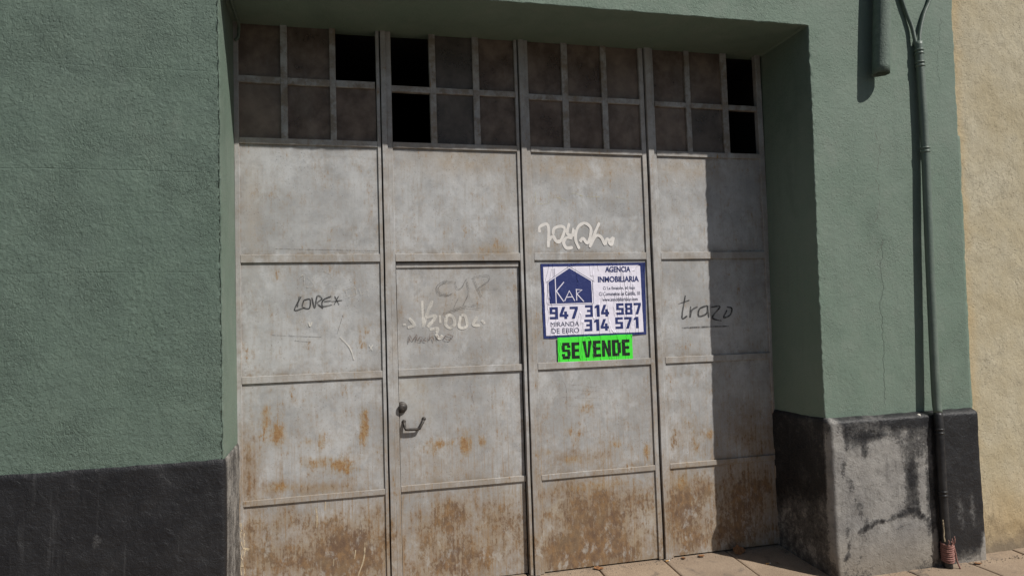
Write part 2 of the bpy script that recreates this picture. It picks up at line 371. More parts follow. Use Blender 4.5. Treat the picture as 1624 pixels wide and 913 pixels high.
M = dict(green=mat_green(), plinth=mat_plinth(), beige=mat_beige(), gate=mat_gate(), pane=mat_pane(), slab=mat_slab(), asphalt=mat_asphalt(),
    room=mat_plain('dark_interior', (0.02, 0.02, 0.022), (0.035, 0.033, 0.032), 0.9),
    joint=mat_plain('joint_dirt', (0.05, 0.042, 0.035), (0.10, 0.08, 0.062), 0.95, 40, 0.004),
    joint_grit=mat_plain('grit', (0.12, 0.10, 0.08), (0.34, 0.29, 0.23), 0.95, 60),
    kerb=mat_plain('kerb_stone', (0.26, 0.25, 0.235), (0.34, 0.325, 0.30), 0.85, 30, 0.003),
    roof=mat_plain('roof_felt', (0.16, 0.10, 0.075), (0.22, 0.13, 0.09), 0.9),
    iron=mat_plain('dark_iron', (0.030, 0.027, 0.026), (0.085, 0.072, 0.062), 0.5, 60, 0.001, 0.5, 0.3),
    green_pipe=mat_plain('green_pipe_paint', (0.112, 0.148, 0.122), (0.150, 0.186, 0.156), 0.45, 16, 0.0015, 0.5, 0.0, (1, 1, 0.4)),
    black_pipe=mat_plain('black_pipe_paint', (0.016, 0.016, 0.018), (0.034, 0.033, 0.034), 0.4, 16, 0.0015),
    down_pipe=mat_plain('rough_painted_downpipe', (0.105, 0.145, 0.118), (0.148, 0.190, 0.158), 0.7, 24, 0.006),
    cord=mat_plain('faded_red_cord', (0.22, 0.095, 0.08), (0.36, 0.20, 0.17), 0.85, 160, 0.002),
    plaster=mat_plain('plaster_crumb', (0.55, 0.52, 0.45), (0.68, 0.64, 0.56), 0.9, 60),
    leaf=mat_plain('dry_leaf', (0.16, 0.07, 0.03), (0.30, 0.15, 0.06), 0.75, 60),
    filter=mat_plain('cigarette_filter', (0.50, 0.27, 0.09), (0.62, 0.38, 0.15), 0.8, 200),
    cig=mat_plain('cigarette_paper', (0.62, 0.60, 0.56), (0.7, 0.68, 0.64), 0.8, 200),
    paper=mat_paper('poster_paper', (0.80, 0.77, 0.88), (0.70, 0.67, 0.78)),
    blue=mat_paper('poster_blue_ink', (0.026, 0.038, 0.150), (0.075, 0.095, 0.24)),
    grey_ink=mat_paper('poster_grey_ink', (0.06, 0.065, 0.12), (0.20, 0.20, 0.27)),
    neon=mat_paper('fluorescent_green_paper', (0.075, 0.80, 0.055), (0.11, 0.74, 0.09)),
    black_ink=mat_paper('black_poster_ink', (0.014, 0.022, 0.016), (0.07, 0.16, 0.07)),
    chalk=mat_stroke('white_chalk', (0.70, 0.67, 0.62), 0.20, 0.55, 45, k=(1, 1, 0.7), amax=0.9),
    marker_white=mat_stroke('white_marker', (0.72, 0.69, 0.66), 0.10, 0.34, 60, amax=1.0, fmin=0.85),
    marker_dark=mat_stroke('dark_marker', (0.055, 0.055, 0.058), 0.28, 0.60, 70),
    marker_bold=mat_stroke('bold_dark_marker', (0.045, 0.045, 0.048), 0.24, 0.52, 70, amax=0.9, fmin=0.45),
    pencil=mat_stroke('pencil_scratch', (0.12, 0.115, 0.11), 0.34, 0.62, 120, amax=0.85),
    brown_pen=mat_stroke('brown_pen', (0.14, 0.095, 0.08), 0.30, 0.58, 100),
    faint=mat_stroke('faint_scratch', (0.62, 0.59, 0.54), 0.42, 0.66, 110),
    yellow=mat_stroke('yellow_pen', (0.60, 0.55, 0.36), 0.38, 0.62, 110),
    cream=mat_stroke('cream_paint_drip', (0.56, 0.46, 0.32), 0.28, 0.52, 70, amax=0.9),
    rustline=mat_stroke('rusty_scratch', (0.17, 0.10, 0.06), 0.42, 0.72, 110, amax=0.55))

# ------------------------------------------------------------------ the ground
def gz(y):                                   # the pavement rises a little into the gateway
    return -0.045*(D-y)/D if y > 0 else -0.045+0.02*y
def sheet_xy(name, x0, x1, y0, y1, z, mat):
    return mesh_obj(name, [(x0, y0, z), (x1, y0, z), (x1, y1, z), (x0, y1, z)], [(0, 1, 2, 3)], mat)
g = sheet_xy('ground', -400, 400, -400, 400, -0.36, M['asphalt']); tag(g, kind='structure')
rd = sheet_xy('road', -60, 60, -9.2, -2.35, -0.235, M['asphalt']); tag(rd, kind='structure')
pav = mesh_obj('pavement', *merge(*[([(-14, a, gz(a)-0.013), (16, a, gz(a)-0.013), (16, b, gz(b)-0.013), (-14, b, gz(b)-0.013)], [(0, 1, 2, 3)])
      for a, b in ((-2.2, 0.0), (0.0, D+0.1))]), M['joint']); tag(pav, kind='structure')
rnd = random.Random(3)
def slab(x0, x1, y0, y1, par):
    """one paving slab with worn, chipped edges"""
    us = (0, .012, .05, .3, .5, .7, .95, .988, 1); nx = ny = len(us)-1; V, F = [], []; dz = rnd.uniform(-0.002, 0.002); tx = rnd.uniform(-0.003, 0.003)
    gap = 0.004
    for j in range(ny+1):
        for i in range(nx+1):
            u, v = us[i], us[j]; X = x0+gap+(x1-x0-2*gap)*u; Y = y0+gap+(y1-y0-2*gap)*v
            edge = i in (0, nx) or j in (0, ny)
            if edge:
                X += 0.004*noise.noise(Vector((X*22, Y*22, 5))); Y += 0.003*noise.noise(Vector((X*22, Y*22, 9)))
            V.append((X, Y, gz(Y)+dz+tx*(u-.5)+0.0015*noise.noise(Vector((X*6, Y*6, 1)))-(0.004 if edge else 0)+(0.0 if not edge else 0.002*noise.noise(Vector((X*30, Y*30, 2))))))
    for j in range(ny):
        for i in range(nx):
            a = j*(nx+1)+i; F.append((a, a+1, a+nx+2, a+nx+1))
    base = len(V); loop = [i for i in range(nx+1)]+[j*(nx+1)+nx for j in range(1, ny+1)]+[ny*(nx+1)+i for i in range(nx-1, -1, -1)]+[j*(nx+1) for j in range(ny-1, 0, -1)]
    for i in loop: V.append((V[i][0], V[i][1], V[i][2]-0.03))
    for k in range(len(loop)):
        k2 = (k+1) % len(loop); F.append((loop[k], base+k, base+k2, loop[k2]))
    return mesh_obj('slab', V, F, M['slab'], par, True)
ys = [D+0.05, -0.33, -0.79, -1.25, -1.71, -2.17]
for r in range(len(ys)-1):
    off = 0 if r % 2 == 0 else 0.23
    lo, hi = (-3, 13) if r == 0 else (-5, 14)
    for i in range(lo, hi):
        x0 = 1.60+0.4665*(i-4)+off; slab(x0, x0+0.4665, ys[r+1], ys[r], pav)
kb = empty('kerb', (0, -2.28, -0.24)); tag(kb, kind='structure')
for i in range(-8, 10):
    mesh_obj('kerb_stone', *box_geo(i*0.9, i*0.9+0.893, -2.35, -2.205, -0.36, gz(-2.2), 0.012), M['kerb'], kb)

# ------------------------------------------------------------------ the green building
XL, XR, ZT, XE = -0.575, 2.962, 3.452, 4.10
gb = empty('green_building', (1.2, 0.0, 0.0))
tag(gb, 'green roughcast building with black plinth around the deep gateway', 'building')
def frange(a, b, d):
    n = max(1, round((b-a)/d)); return [a+(b-a)*i/n for i in range(n)]
xs = frange(-9, -1.8, 0.3)+frange(-1.75, XL, 0.0055)+frange(XL, XR, 0.03)+frange(XR, XE, 0.009)+[XE]
zs = frange(-0.2, 0.85, 0.15)+frange(0.85, ZT, 0.0065)+frange(ZT, 3.85, 0.0065)+frange(3.95, 6.4, 0.3)+[6.4]
jd = [0.0]+[0.02*i for i in range(1, 31)]
bm = bmesh.new(); grid = {}
for i, x in enumerate(xs):
    for k, z in enumerate(zs): grid[i, k] = bm.verts.new((x, 0, z))
iL = min(range(len(xs)), key=lambda i: abs(xs[i]-XL)); iR = min(range(len(xs)), key=lambda i: abs(xs[i]-XR)); kT = min(range(len(zs)), key=lambda k: abs(zs[k]-ZT))
for i in range(len(xs)-1):
    for k in range(len(zs)-1):
        if iL <= i < iR and k < kT: continue
        bm.faces.new((grid[i, k], grid[i+1, k], grid[i+1, k+1], grid[i, k+1]))
border = [grid[iL, k] for k in range(kT+1)]+[grid[i, kT] for i in range(iL+1, iR)]+[grid[iR, k] for k in range(kT, -1, -1)]
prev = border
for y in jd[1:]:
    cur = [bm.verts.new((v.co.x, y, v.co.z)) for v in border]
    for a in range(len(border)-1): bm.faces.new((prev[a], cur[a], cur[a+1], prev[a+1]))
    prev = cur
endl = [grid[len(xs)-1, k] for k in range(len(zs))]; back = [bm.verts.new((XE, 0.12, v.co.z)) for v in endl]
for a in range(len(endl)-1): bm.faces.new((endl[a], back[a], back[a+1], endl[a+1]))
bset = set(border)
ed = [e for e in bm.edges if e.verts[0] in bset and e.verts[1] in bset and len(e.link_faces) == 2 and abs(e.link_faces[0].normal.dot(e.link_faces[1].normal)) < 2]
bm.normal_update()
ed = [e for e in ed if abs(e.link_faces[0].normal.dot(e.link_faces[1].normal)) < 0.5]
bmesh.ops.bevel(bm, geom=ed, offset=0.006, segments=2, affect='EDGES', profile=0.5)
bm.normal_update()
def lean(x, z):                               # the right pier is out of plumb
    w = max(0.0, min(1.0, (x-2.3)/0.6))
    return w*(0.018*max(0, z-1.2)+0.006*max(0.0, min(1.0, (x-3.2)/0.8))*z)
bm.verts.ensure_lookup_table(); bm.verts.index_update()
V, F, ro, shade = [], [], [], []
for v in bm.verts:
    c = v.co.copy(); q = Vector((c.x, c.y, c.z))
    amp = 1.0 if c.x < -0.3 and c.y < 0.01 else 0.55
    d = noise.noise_vector(q*1.4)*0.004 + noise.noise_vector(q*11)*0.0018*amp
    if c.y < 0.008 and c.x > -1.8 and 0.8 < c.z < 3.9:
        k = 1.0 if c.x < -0.5 else 0.32
        w = noise.noise_vector(q*9)*0.02
        pt = max(0.25, min(1.2, 0.75+1.3*noise.noise(q*2.7)))
        r1 = noise.noise((q+w)*66); r2_ = noise.noise((q+w*0.5)*105)
        d.y -= 0.50*k*pt*(0.0014*r1+0.0016*r2_+0.0030*max(0.0, r1-0.22)-0.0030*max(0.0, -r2_-0.25))
    edge_dist = min(abs(c.x-XL), abs(c.x-XR)) if c.z < ZT else 9
    if c.y < 0.02 and (edge_dist < 0.012 or (abs(c.z-ZT) < 0.012 and XL < c.x < XR)):
        d += noise.noise_vector(q*26)*0.0045
    n = c + d
    n.x += lean(c.x, c.z)
    if abs(c.x-XE) < 1e-4:
        n.x += 0.009*noise.noise(Vector((0, 0, c.z*6)))+0.005*noise.noise(Vector((3, 0, c.z*24)))+(0.012 if c.z < 2.78 else -0.004)
    n.z += 0.007*(min(max(c.x, XL), XR)-1.2)*max(0.0, 1-abs(c.z-ZT)/0.25)
    V.append(tuple(n))
    front = c.y < 0.004
    f = 0.30
    if front: f = 0.82 if c.x < -0.58 else (0.42 if c.x > 2.9 else 0.5)
    ro.append(f); shade.append(0.70 if front and c.x < -0.576 else 0.0)  # same paint as the reveal; light falloff on the left front put into colour
F = [tuple(v.index for v in f.verts) for f in bm.faces]; bm.free()
mesh_obj('wall', V, F, M['green'], gb, True, {'rough': ro, 'shade_tint': shade})
v, f = box_geo(-9, XE-0.02, 0.15, 9, 6.3, 6.5); mesh_obj('roof', v, f, M['roof'], gb)
mesh_obj('rear_wall', *merge(([(-9, 0, -.2), (-9, 9, -.2), (-9, 9, 6.35), (-9, 0, 6.35)], [(0, 1, 2, 3)]), ([(-9, 9, -.2), (4.05, 9, -.2), (4.05, 9, 6.35), (-9, 9, 6.35)], [(0, 1, 2, 3)])), M['green'], gb, False, {'rough': [.4]*8, 'shade_tint': [0]*8})
x0, x1, y0, y1, z0, z1 = XL-0.04, XR+0.10, D+0.075, D+5.0, -0.06, ZT+0.06
mesh_obj('interior_room', [(x0,y0,z0),(x1,y0,z0),(x1,y1,z0),(x0,y1,z0),(x0,y0,z1),(x1,y0,z1),(x1,y1,z1),(x0,y1,z1)],
         [(0,1,2,3),(4,7,6,5),(1,5,6,2),(2,6,7,3),(3,7,4,0)], M['room'], gb)

def blob(x, z, L):
    s = 0.0
    for cx, cz, rx, rz, k in L:
        dx, dz = (x-cx)/rx, (z-cz)/rz; s = max(s, k*math.exp(-0.9*(dx*dx+dz*dz)**1.1))
    return s
def plinth(path, ztop, off_front, off_jamb, bare_fn, label, top_bevel):
    """path: (x, y, nx, ny) points on the wall face; the plinth swells out along n"""
    zz = frange(-0.12, ztop-top_bevel, 0.022)+[ztop-top_bevel+top_bevel*t for t in (0, .25, .5, .75, .92, 1.0)]
    V, F, B, E = [], [], [], []
    for (x, y, nx, ny) in path:
        for z in zz:
            t = max(0.0, (z-(ztop-top_bevel))/top_bevel)
            k = 1-t**2.4
            q = Vector((x, y, z)); d = noise.noise_vector(q*3)*0.006+noise.noise_vector(q*16)*0.003+noise.noise_vector(q*40)*0.0012
            o = 0.0015+k*1.0
            X = x+nx*off_jamb*k+d.x+lean(x, z)+nx*0.003; Y = y+ny*(off_front*k+0.003)+d.y*(1 if y < D else 0)
            V.append((X, Y, z+d.z*0.5+t*(0.006*noise.noise(Vector((x*4, y*4, 1)))+0.004*noise.noise(Vector((x*17, y*17, 5)))))); b, e = bare_fn(x, y, z); B.append(b); E.append(e)
    n = len(zz)
    for i in range(len(path)-1):
        for k in range(n-1): F.append((i*n+k, (i+1)*n+k, (i+1)*n+k+1, i*n+k+1))
    return tag(mesh_obj('plinth', V, F, M['plinth'], gb, True, {'bare': B, 'earth': E}), label)
def bare_left(x, y, z):
    if y > 0.012: return (0.50+0.15*noise.noise(Vector((y*30, z*1.5, 2))), 0.25)
    return (-0.04+0.12*max(0, 0.3-z)+blob(x, z, [(-1.15, .62, .02, .05, .4), (-.9, .35, .12, .08, .2), (-1.0, .2, .1, .08, .2)]), 0.0)
BR = [(3.30, 0.55, 0.26, 0.34, 1.0), (3.13, 0.6, 0.10, 0.3, 0.9), (3.06, 0.30, 0.12, 0.35, 1.0), (3.40, 0.12, 0.34, 0.22, 1.05), (3.62, 0.45, 0.05, 0.35, 0.7), (3.50, 0.80, 0.05, 0.07, 0.6), (3.58, 0.68, 0.03, 0.14, 0.55), (3.64, 0.62, 0.02, 0.2, 0.6), (3.2, .8, .08, .06, .6), (3.02, 0.75, 0.035, 0.15, 1.0), (2.985, 0.45, 0.035, 0.6, 1.0), (3.68, 0.1, 0.05, 0.15, .9)]
DK = [(3.25, 0.81, 0.11, 0.025, 0.8), (3.20, 0.71, 0.035, 0.05, 0.75), (3.535, 0.55, 0.035, 0.11, 0.55), (3.10, 0.38, 0.04, 0.05, 0.6), (3.04, 0.25, 0.025, 0.07, 0.9), (3.09, .52, .03, .05, .5), (3.37, 0.215, 0.04, 0.018, 0.55), (3.44, 0.225, 0.03, 0.016, 0.6), (3.33, 0.225, 0.02, 0.025, 0.5), (3.49, 0.205, 0.016, 0.012, 0.5), (3.45, .88, .2, .03, .5)]
ARC = [(3.03, 0.08), (3.05, 0.17), (3.13, 0.235), (3.25, 0.272), (3.36, 0.285), (3.47, 0.31), (3.55, 0.325), (3.62, 0.27), (3.68, 0.18)]
def bare_right(x, y, z):
    if y > 0.01:
        b = 0.12+0.75*max(0.0, min(1.0, (0.50+0.12*noise.noise(Vector((y*9, 0, 3)))-z)/0.25))*0.42
        return (b, 0.25)
    if x > 3.72: return (0.02+0.5*max(0, min(1, (0.06-z)/0.08))+blob(x, z, [(3.9, .3, .03, .12, .33), (4.0, .3, .02, .15, .3), (4.09, .03, .03, .1, .9)]), 0.4*max(0, min(1, (0.15-z)/0.15)))
    b = max(0.40-0.3*max(0.0, (z-0.78)/0.12), blob(x, z, BR))-0.62*blob(x, z, DK)
    dm = min(math.hypot(x-(a[0]+(c[0]-a[0])*t), (z-(a[1]+(c[1]-a[1])*t))) for a, c in zip(ARC, ARC[1:]) for t in (0, .25, .5, .75, 1))
    b -= 0.60*math.exp(-(dm/0.013)**2)
    return (b, 0.55*max(0, min(1, (0.24-z)/0.25))+0.15)
arc = lambda cx, cy, r, a0, a1, n=4: [(cx+r*math.cos(R(a0+(a1-a0)*i/n)), cy+r*math.sin(R(a0+(a1-a0)*i/n)), math.cos(R(a0+(a1-a0)*i/n)), math.sin(R(a0+(a1-a0)*i/n))) for i in range(n+1)]
pl = [(x, 0.0, 0, -1) for x in frange(-9, -1.8, 0.3)+frange(-1.8, XL-0.012, 0.022)]+arc(XL-0.012, 0.012, 0.012, -90, 0)+[(XL, y, 1, 0) for y in frange(0.03, D+0.07, 0.02)]
plinth(pl, 0.955, 0.008, 0.006, bare_left, 'black painted plinth left of the gate', 0.03)
pr = [(XR, D+0.07-0.02*i, -1, 0) for i in range(28)]
pr += arc(XR+0.012, 0.012, 0.012, 180, 270)+[(x, 0.0, 0, -1) for x in frange(XR+0.02, 4.08, 0.02)]+arc(4.08, 0.012, 0.012, 270, 360)+[(4.092, 0.06, 1, 0)]
plinth(pr, 0.935, 0.052, 0.014, bare_right, 'scuffed plinth of the right pier, half its black paint gone', 0.036)
for i, (x, y, z) in enumerate(((3.645, -0.034, 0.915), (4.035, -0.034, 0.905))):
    bmx = bmesh.new(); bmesh.ops.create_icosphere(bmx, subdivisions=2, radius=0.014)
    for q in bmx.verts: q.co = q.co*(1+0.5*noise.noise(q.co*70+Vector((i*7, 0, 0)))); q.co.x *= 1.3; q.co.z *= 0.8
    mesh_obj('plaster_crumb', [(q.co.x+x, q.co.y+y, q.co.z+z) for q in bmx.verts], [tuple(w.index for w in q.verts) for q in bmx.faces], M['plaster'], gb, True); bmx.free()

# ------------------------------------------------------------------ the beige building next door
bb = empty('beige_building', (7.0, 0.02, 0.0)); tag(bb, 'beige cracked render building to the right of the green one', 'building')
xb = frange(4.02, 4.9, 0.02)+frange(4.9, 12, 0.3)+[12]; zb = frange(-0.2, 3.9, 0.025)+frange(3.9, 5.6, 0.3)+[5.6]
V, F = [], []
for x in xb:
    for z in zb:
        q = Vector((x, 5, z)); d = noise.noise_vector(q*1.5)*0.008+noise.noise_vector(q*9)*0.004+noise.noise_vector(q*26)*0.0022
        foot = max(0.0, 0.16-z+0.08*noise.noise(q*7))
        V.append((x+d.x*.5, 0.016+d.y+min(0.012, foot*0.2), z+d.z*.5))
n = len(zb)
for i in range(len(xb)-1):
    for k in range(n-1): F.append((i*n+k, (i+1)*n+k, (i+1)*n+k+1, i*n+k+1))
mesh_obj('wall', V, F, M['beige'], bb, True)
mesh_obj('side_wall', *merge(([(12, .016, -.2), (12, 9, -.2), (12, 9, 5.6), (12, .016, 5.6)], [(0, 1, 2, 3)]), ([(4.15, 9, -.2), (12, 9, -.2), (12, 9, 5.6), (4.15, 9, 5.6)], [(0, 1, 2, 3)])), M['beige'], bb)
mesh_obj('roof', *box_geo(4.15, 12.2, 0.03, 9.1, 5.55, 5.75), M['roof'], bb)

# ------------------------------------------------------------------ the gate
BROWN= [(-0.01, 0.26, 0.295, 0.183, 1.0), (-0.4, 0.28, 0.192, 0.125, 0.6), (-0.33, 0.47, 0.106, 0.108, 0.45), (0.16, 0.39, 0.112, 0.148, 0.5), (-0.5, 0.42, 0.069, 0.214, 0.5), (0.67, 0.41, 0.138, 0.115, 0.7), (0.95, 0.31, 0.143, 0.174, 0.6), (0.71, 0.16, 0.259, 0.133, 0.75), (0.51, 0.31, 0.097, 0.17, 0.5), (1.6, 0.34, 0.287, 0.181, 0.9), (1.57, 0.14, 0.33, 0.159, 1.0), (1.32, 0.15, 0.106, 0.138, 0.7), (1.41, 0.5, 0.194, 0.072, 0.55), (1.87, 0.4, 0.158, 0.102, 0.55), (2.23, 0.34, 0.131, 0.207, 0.9), (2.38, 0.43, 0.095, 0.105, 0.7), (2.27, 0.13, 0.14, 0.103, 0.55), (2.71, 0.36, 0.247, 0.191, 0.85), (2.65, 0.15, 0.22, 0.148, 0.7), (1.51, 0.71, 0.241, 0.057, 0.35), (2.79, 0.77, 0.174, 0.216, 0.4), (2.28, 0.78, 0.132, 0.105, 0.3), (-0.51, 0.81, 0.055, 0.216, 0.6), (-0.4, 0.68, 0.176, 0.043, 0.4), (-0.11, 0.66, 0.163, 0.029, 0.5), (-0.51, 1.25, 0.035, 0.109, 0.2)]
ORANGE= [(-0.42, 1.09, 0.028, 0.091, 0.8), (-0.36, 0.98, 0.07, 0.073, 0.75), (-0.13, 0.81, 0.116, 0.037, 0.7), (-0.0, 0.78, 0.092, 0.052, 0.6), (0.14, 0.99, 0.026, 0.105, 0.9), (-0.11, 0.92, 0.022, 0.056, 0.8), (-0.18, 0.93, 0.032, 0.026, 0.6), (-0.31, 0.68, 0.099, 0.022, 0.5), (0.57, 0.85, 0.098, 0.046, 0.55), (0.77, 0.84, 0.036, 0.066, 1.0), (0.87, 0.86, 0.028, 0.039, 0.8), (0.77, 0.91, 0.04, 0.047, 0.5), (1.77, 0.78, 0.04, 0.029, 0.7), (1.57, 1.03, 0.079, 0.041, 0.45), (1.47, 0.7, 0.078, 0.024, 0.55), (1.45, 0.88, 0.06, 0.04, 0.4), (1.98, 0.72, 0.027, 0.05, 0.9), (1.29, 0.76, 0.034, 0.028, 0.5), (2.45, 0.79, 0.033, 0.038, 0.6), (2.3, 1.22, 0.047, 0.026, 0.4), (0.15, 1.49, 0.034, 0.027, 0.5), (0.17, 1.59, 0.019, 0.069, 0.4), (0.99, 2.08, 0.125, 0.041, 0.3), (2.34, 0.73, 0.028, 0.105, 0.4), (1.63, 0.52, 0.266, 0.032, 0.4), (2.22, 0.49, 0.056, 0.05, 0.6)]
TAN= [(0.82, 2.64, 0.334, 0.09, 0.8), (1.63, 2.63, 0.411, 0.102, 0.9), (2.42, 2.64, 0.246, 0.089, 0.8), (1.01, 2.07, 0.147, 0.049, 0.8), (0.42, 2.63, 0.047, 0.08, 0.3), (1.06, 2.46, 0.084, 0.205, 0.3), (-0.48, 2.32, 0.053, 0.337, 0.4), (0.75, 1.73, 0.328, 0.198, 0.35), (0.6, 0.72, 0.238, 0.115, 0.3)]
PALE= [(1.35, 0.38, 0.059, 0.063, 0.9), (1.98, 0.32, 0.054, 0.082, 0.9), (1.9, 0.13, 0.054, 0.081, 0.5), (2.3, 0.34, 0.047, 0.05, 0.6), (2.43, 0.11, 0.047, 0.104, 0.6), (2.34, 0.02, 0.094, 0.033, 0.4), (0.44, 1.2, 0.097, 0.096, 0.6), (0.49, 1.06, 0.078, 0.077, 0.4), (1.08, 0.53, 0.083, 0.059, 0.4)]
def gate_attrs(V):
    rb, ro, tn, pa = [], [], [], []
    for x, y, z in V:
        base = 0.16*max(0.0, min(1.0, (1.35-z)/1.1))+0.16*max(0.0, min(1.0, (0.5-z)/0.5))*max(0.1, 0.75+1.5*noise.noise(Vector((x*3.3, 2.0, z*2.5))))
        rb.append(base+0.85*blob(x, z, BROWN)); ro.append(blob(x, z, ORANGE)); tn.append(blob(x, z, TAN)); pa.append(blob(x, z, PALE))
    return {'rust_brown': rb, 'rust_orange': ro, 'tan': tn, 'pale': pa}
def dent(x, z, x0, x1, z0, z1):
    """thin sheet steel: slight hollows and bulges that die out at the welded edge"""
    u, v = (x-x0)/(x1-x0), (z-z0)/(z1-z0)
    w = max(0.0, min(1.0, 9*u))*max(0.0, min(1.0, 9*(1-u)))*max(0.0, min(1.0, 9*v))*max(0.0, min(1.0, 9*(1-v)))
    return w*(0.0048*noise.noise(Vector((x*3.1, 1.7, z*3.1)))+0.0012*noise.noise(Vector((x*11, 4.2, z*11)))+0.0012)
PANELS = []
def panel(x0, x1, z0, z1, yb, par, slope=0.0):
    nx, nz = 60, max(8, round((z1-z0)/0.013)); V, F = [], []
    yf = lambda x, z: yb+slope*(z1-z)+dent(x, z, x0, x1, z0, z1)
    for i in range(nx+1):
        for k in range(nz+1):
            x, z = x0+(x1-x0)*i/nx, z0+(z1-z0)*k/nz; V.append((x, yf(x, z), z))
    for i in range(nx):
        for k in range(nz):
            a = i*(nz+1)+k; F.append((a, a+nz+1, a+nz+2, a+1))
    PANELS.append((x0, x1, z0, z1, yf)); at = gate_attrs(V)
    at['edge'] = [max(math.exp(-min(v[0]-x0, x1-v[0])/0.022)*0.8, math.exp(-(v[2]-z0)/0.030), 0.9*math.exp(-(z1-v[2])/0.020)) for v in V]
    return mesh_obj('panel', V, F, M['gate'], par, True, at)
def bar(name, x0, x1, y0, y1, z0, z1, par, wob=0.0012):
    """steel flat or tube, subdivided along its length, edges eased and never quite straight"""
    b = 0.0022; L = max(x1-x0, z1-z0); n = max(2, round(L/0.06)); V, F = [], []
    vert = (z1-z0) > (x1-x0)
    prof = [(0, 1), (0, b), (b, 0), (1-b, 0), (1, b), (1, 1)]
    for i in range(n+1):
        t = i/n
        if vert:
            z = z0+(z1-z0)*t; pts = [(x0, y1), (x0, y0+b), (x0+b, y0), (x1-b, y0), (x1, y0+b), (x1, y1)]
            for (a, c) in pts:
                V.append((a+wob*noise.noise(Vector((x0*9, z*3, 1))), c+wob*noise.noise(Vector((x0*9, z*2.2, 6))), z))
        else:
            x = x0+(x1-x0)*t; pts = [(y1, z1), (y0+b, z1), (y0, z1-b), (y0, z0+b), (y0+b, z0), (y1, z0)]
            for (c, a) in pts:
                V.append((x, c+wob*noise.noise(Vector((x*2.2, z0*9, 6))), a+wob*noise.noise(Vector((x*3, z0*9, 1)))))
    for i in range(n):
        for k in range(5): F.append((i*6+k, i*6+k+1, (i+1)*6+k+1, (i+1)*6+k) if vert else (i*6+k, (i+1)*6+k, (i+1)*6+k+1, i*6+k+1))
    F.append((0, 1, 2, 3, 4, 5)); F.append(tuple(n*6+k for k in (5, 4, 3, 2, 1, 0)))
    at = gate_attrs(V)
    if name == 'rail': at['tan'] = [max(q, 0.35+0.5*noise.noise(Vector((v[0]*5, 0, v[2])))) for q, v in zip(at['tan'], V)]
    else: at['tan'] = [max(q, 0.15+0.5*noise.noise(Vector((v[0]*9, 0, v[2]*3)))) for q, v in zip(at['tan'], V)]
    at['edge'] = [(1.1 if name == 'glazing_bar' else 0.35)+0.4*noise.noise(Vector((v[0]*6, 3, v[2]*6))) for v in V]
    return mesh_obj(name, V, F, M['gate'], par, False, at)
gate = empty('metal_gate', (1.2, D, 0.0)); tag(gate, 'tall rusty grey sheet metal gate with a band of small panes on top', 'gate')
YP, YF, YS, YB = D+0.004, D-0.006, D-0.017, D+0.035      # panel, frame, cover strip, back
PZ = [(2.045, 2.708), (1.333, 1.997), (0.622, 1.290), (0.012, 0.588)]
LEAF = [  # panel x0, x1, left stile, right stile, cover strip, panes, pane rows
    dict(p=(-0.548, 0.258), ls=(-0.577, -0.548), rs=(0.258, 0.279), strip=None, g=[(-.552, -.31), (-.27, -.023), (.014, .25)], zm=(3.077, 3.120), gone={(2, 1)}, lab='gate leaf nearest the left pier'),
    dict(p=(0.351, 1.150), ls=(0.319, 0.351), rs=(1.150, 1.170), strip=(0.286, 0.319), g=[(.351, .592), (.632, .872), (.914, 1.158)], zm=(3.068, 3.106), gone={(0, 1), (0, 0)}, lab='gate leaf with the wicket door'),
    dict(p=(1.243, 2.033), ls=(1.214, 1.243), rs=(2.033, 2.066), strip=(1.178, 1.214), g=[(1.236, 1.475), (1.519, 1.757), (1.798, 2.033)], zm=(3.060, 3.098), gone=set(), lab='gate leaf with the poster'),
    dict(p=(2.141, 2.945), ls=(2.117, 2.141), rs=(2.945, 2.985), strip=(2.075, 2.117), g=[(2.146, 2.381), (2.42, 2.667), (2.712, 2.945)], zm=(3.056, 3.092), gone={(2, 1), (2, 0)}, lab='gate leaf half in the shadow of the right pier')]
leaves = []
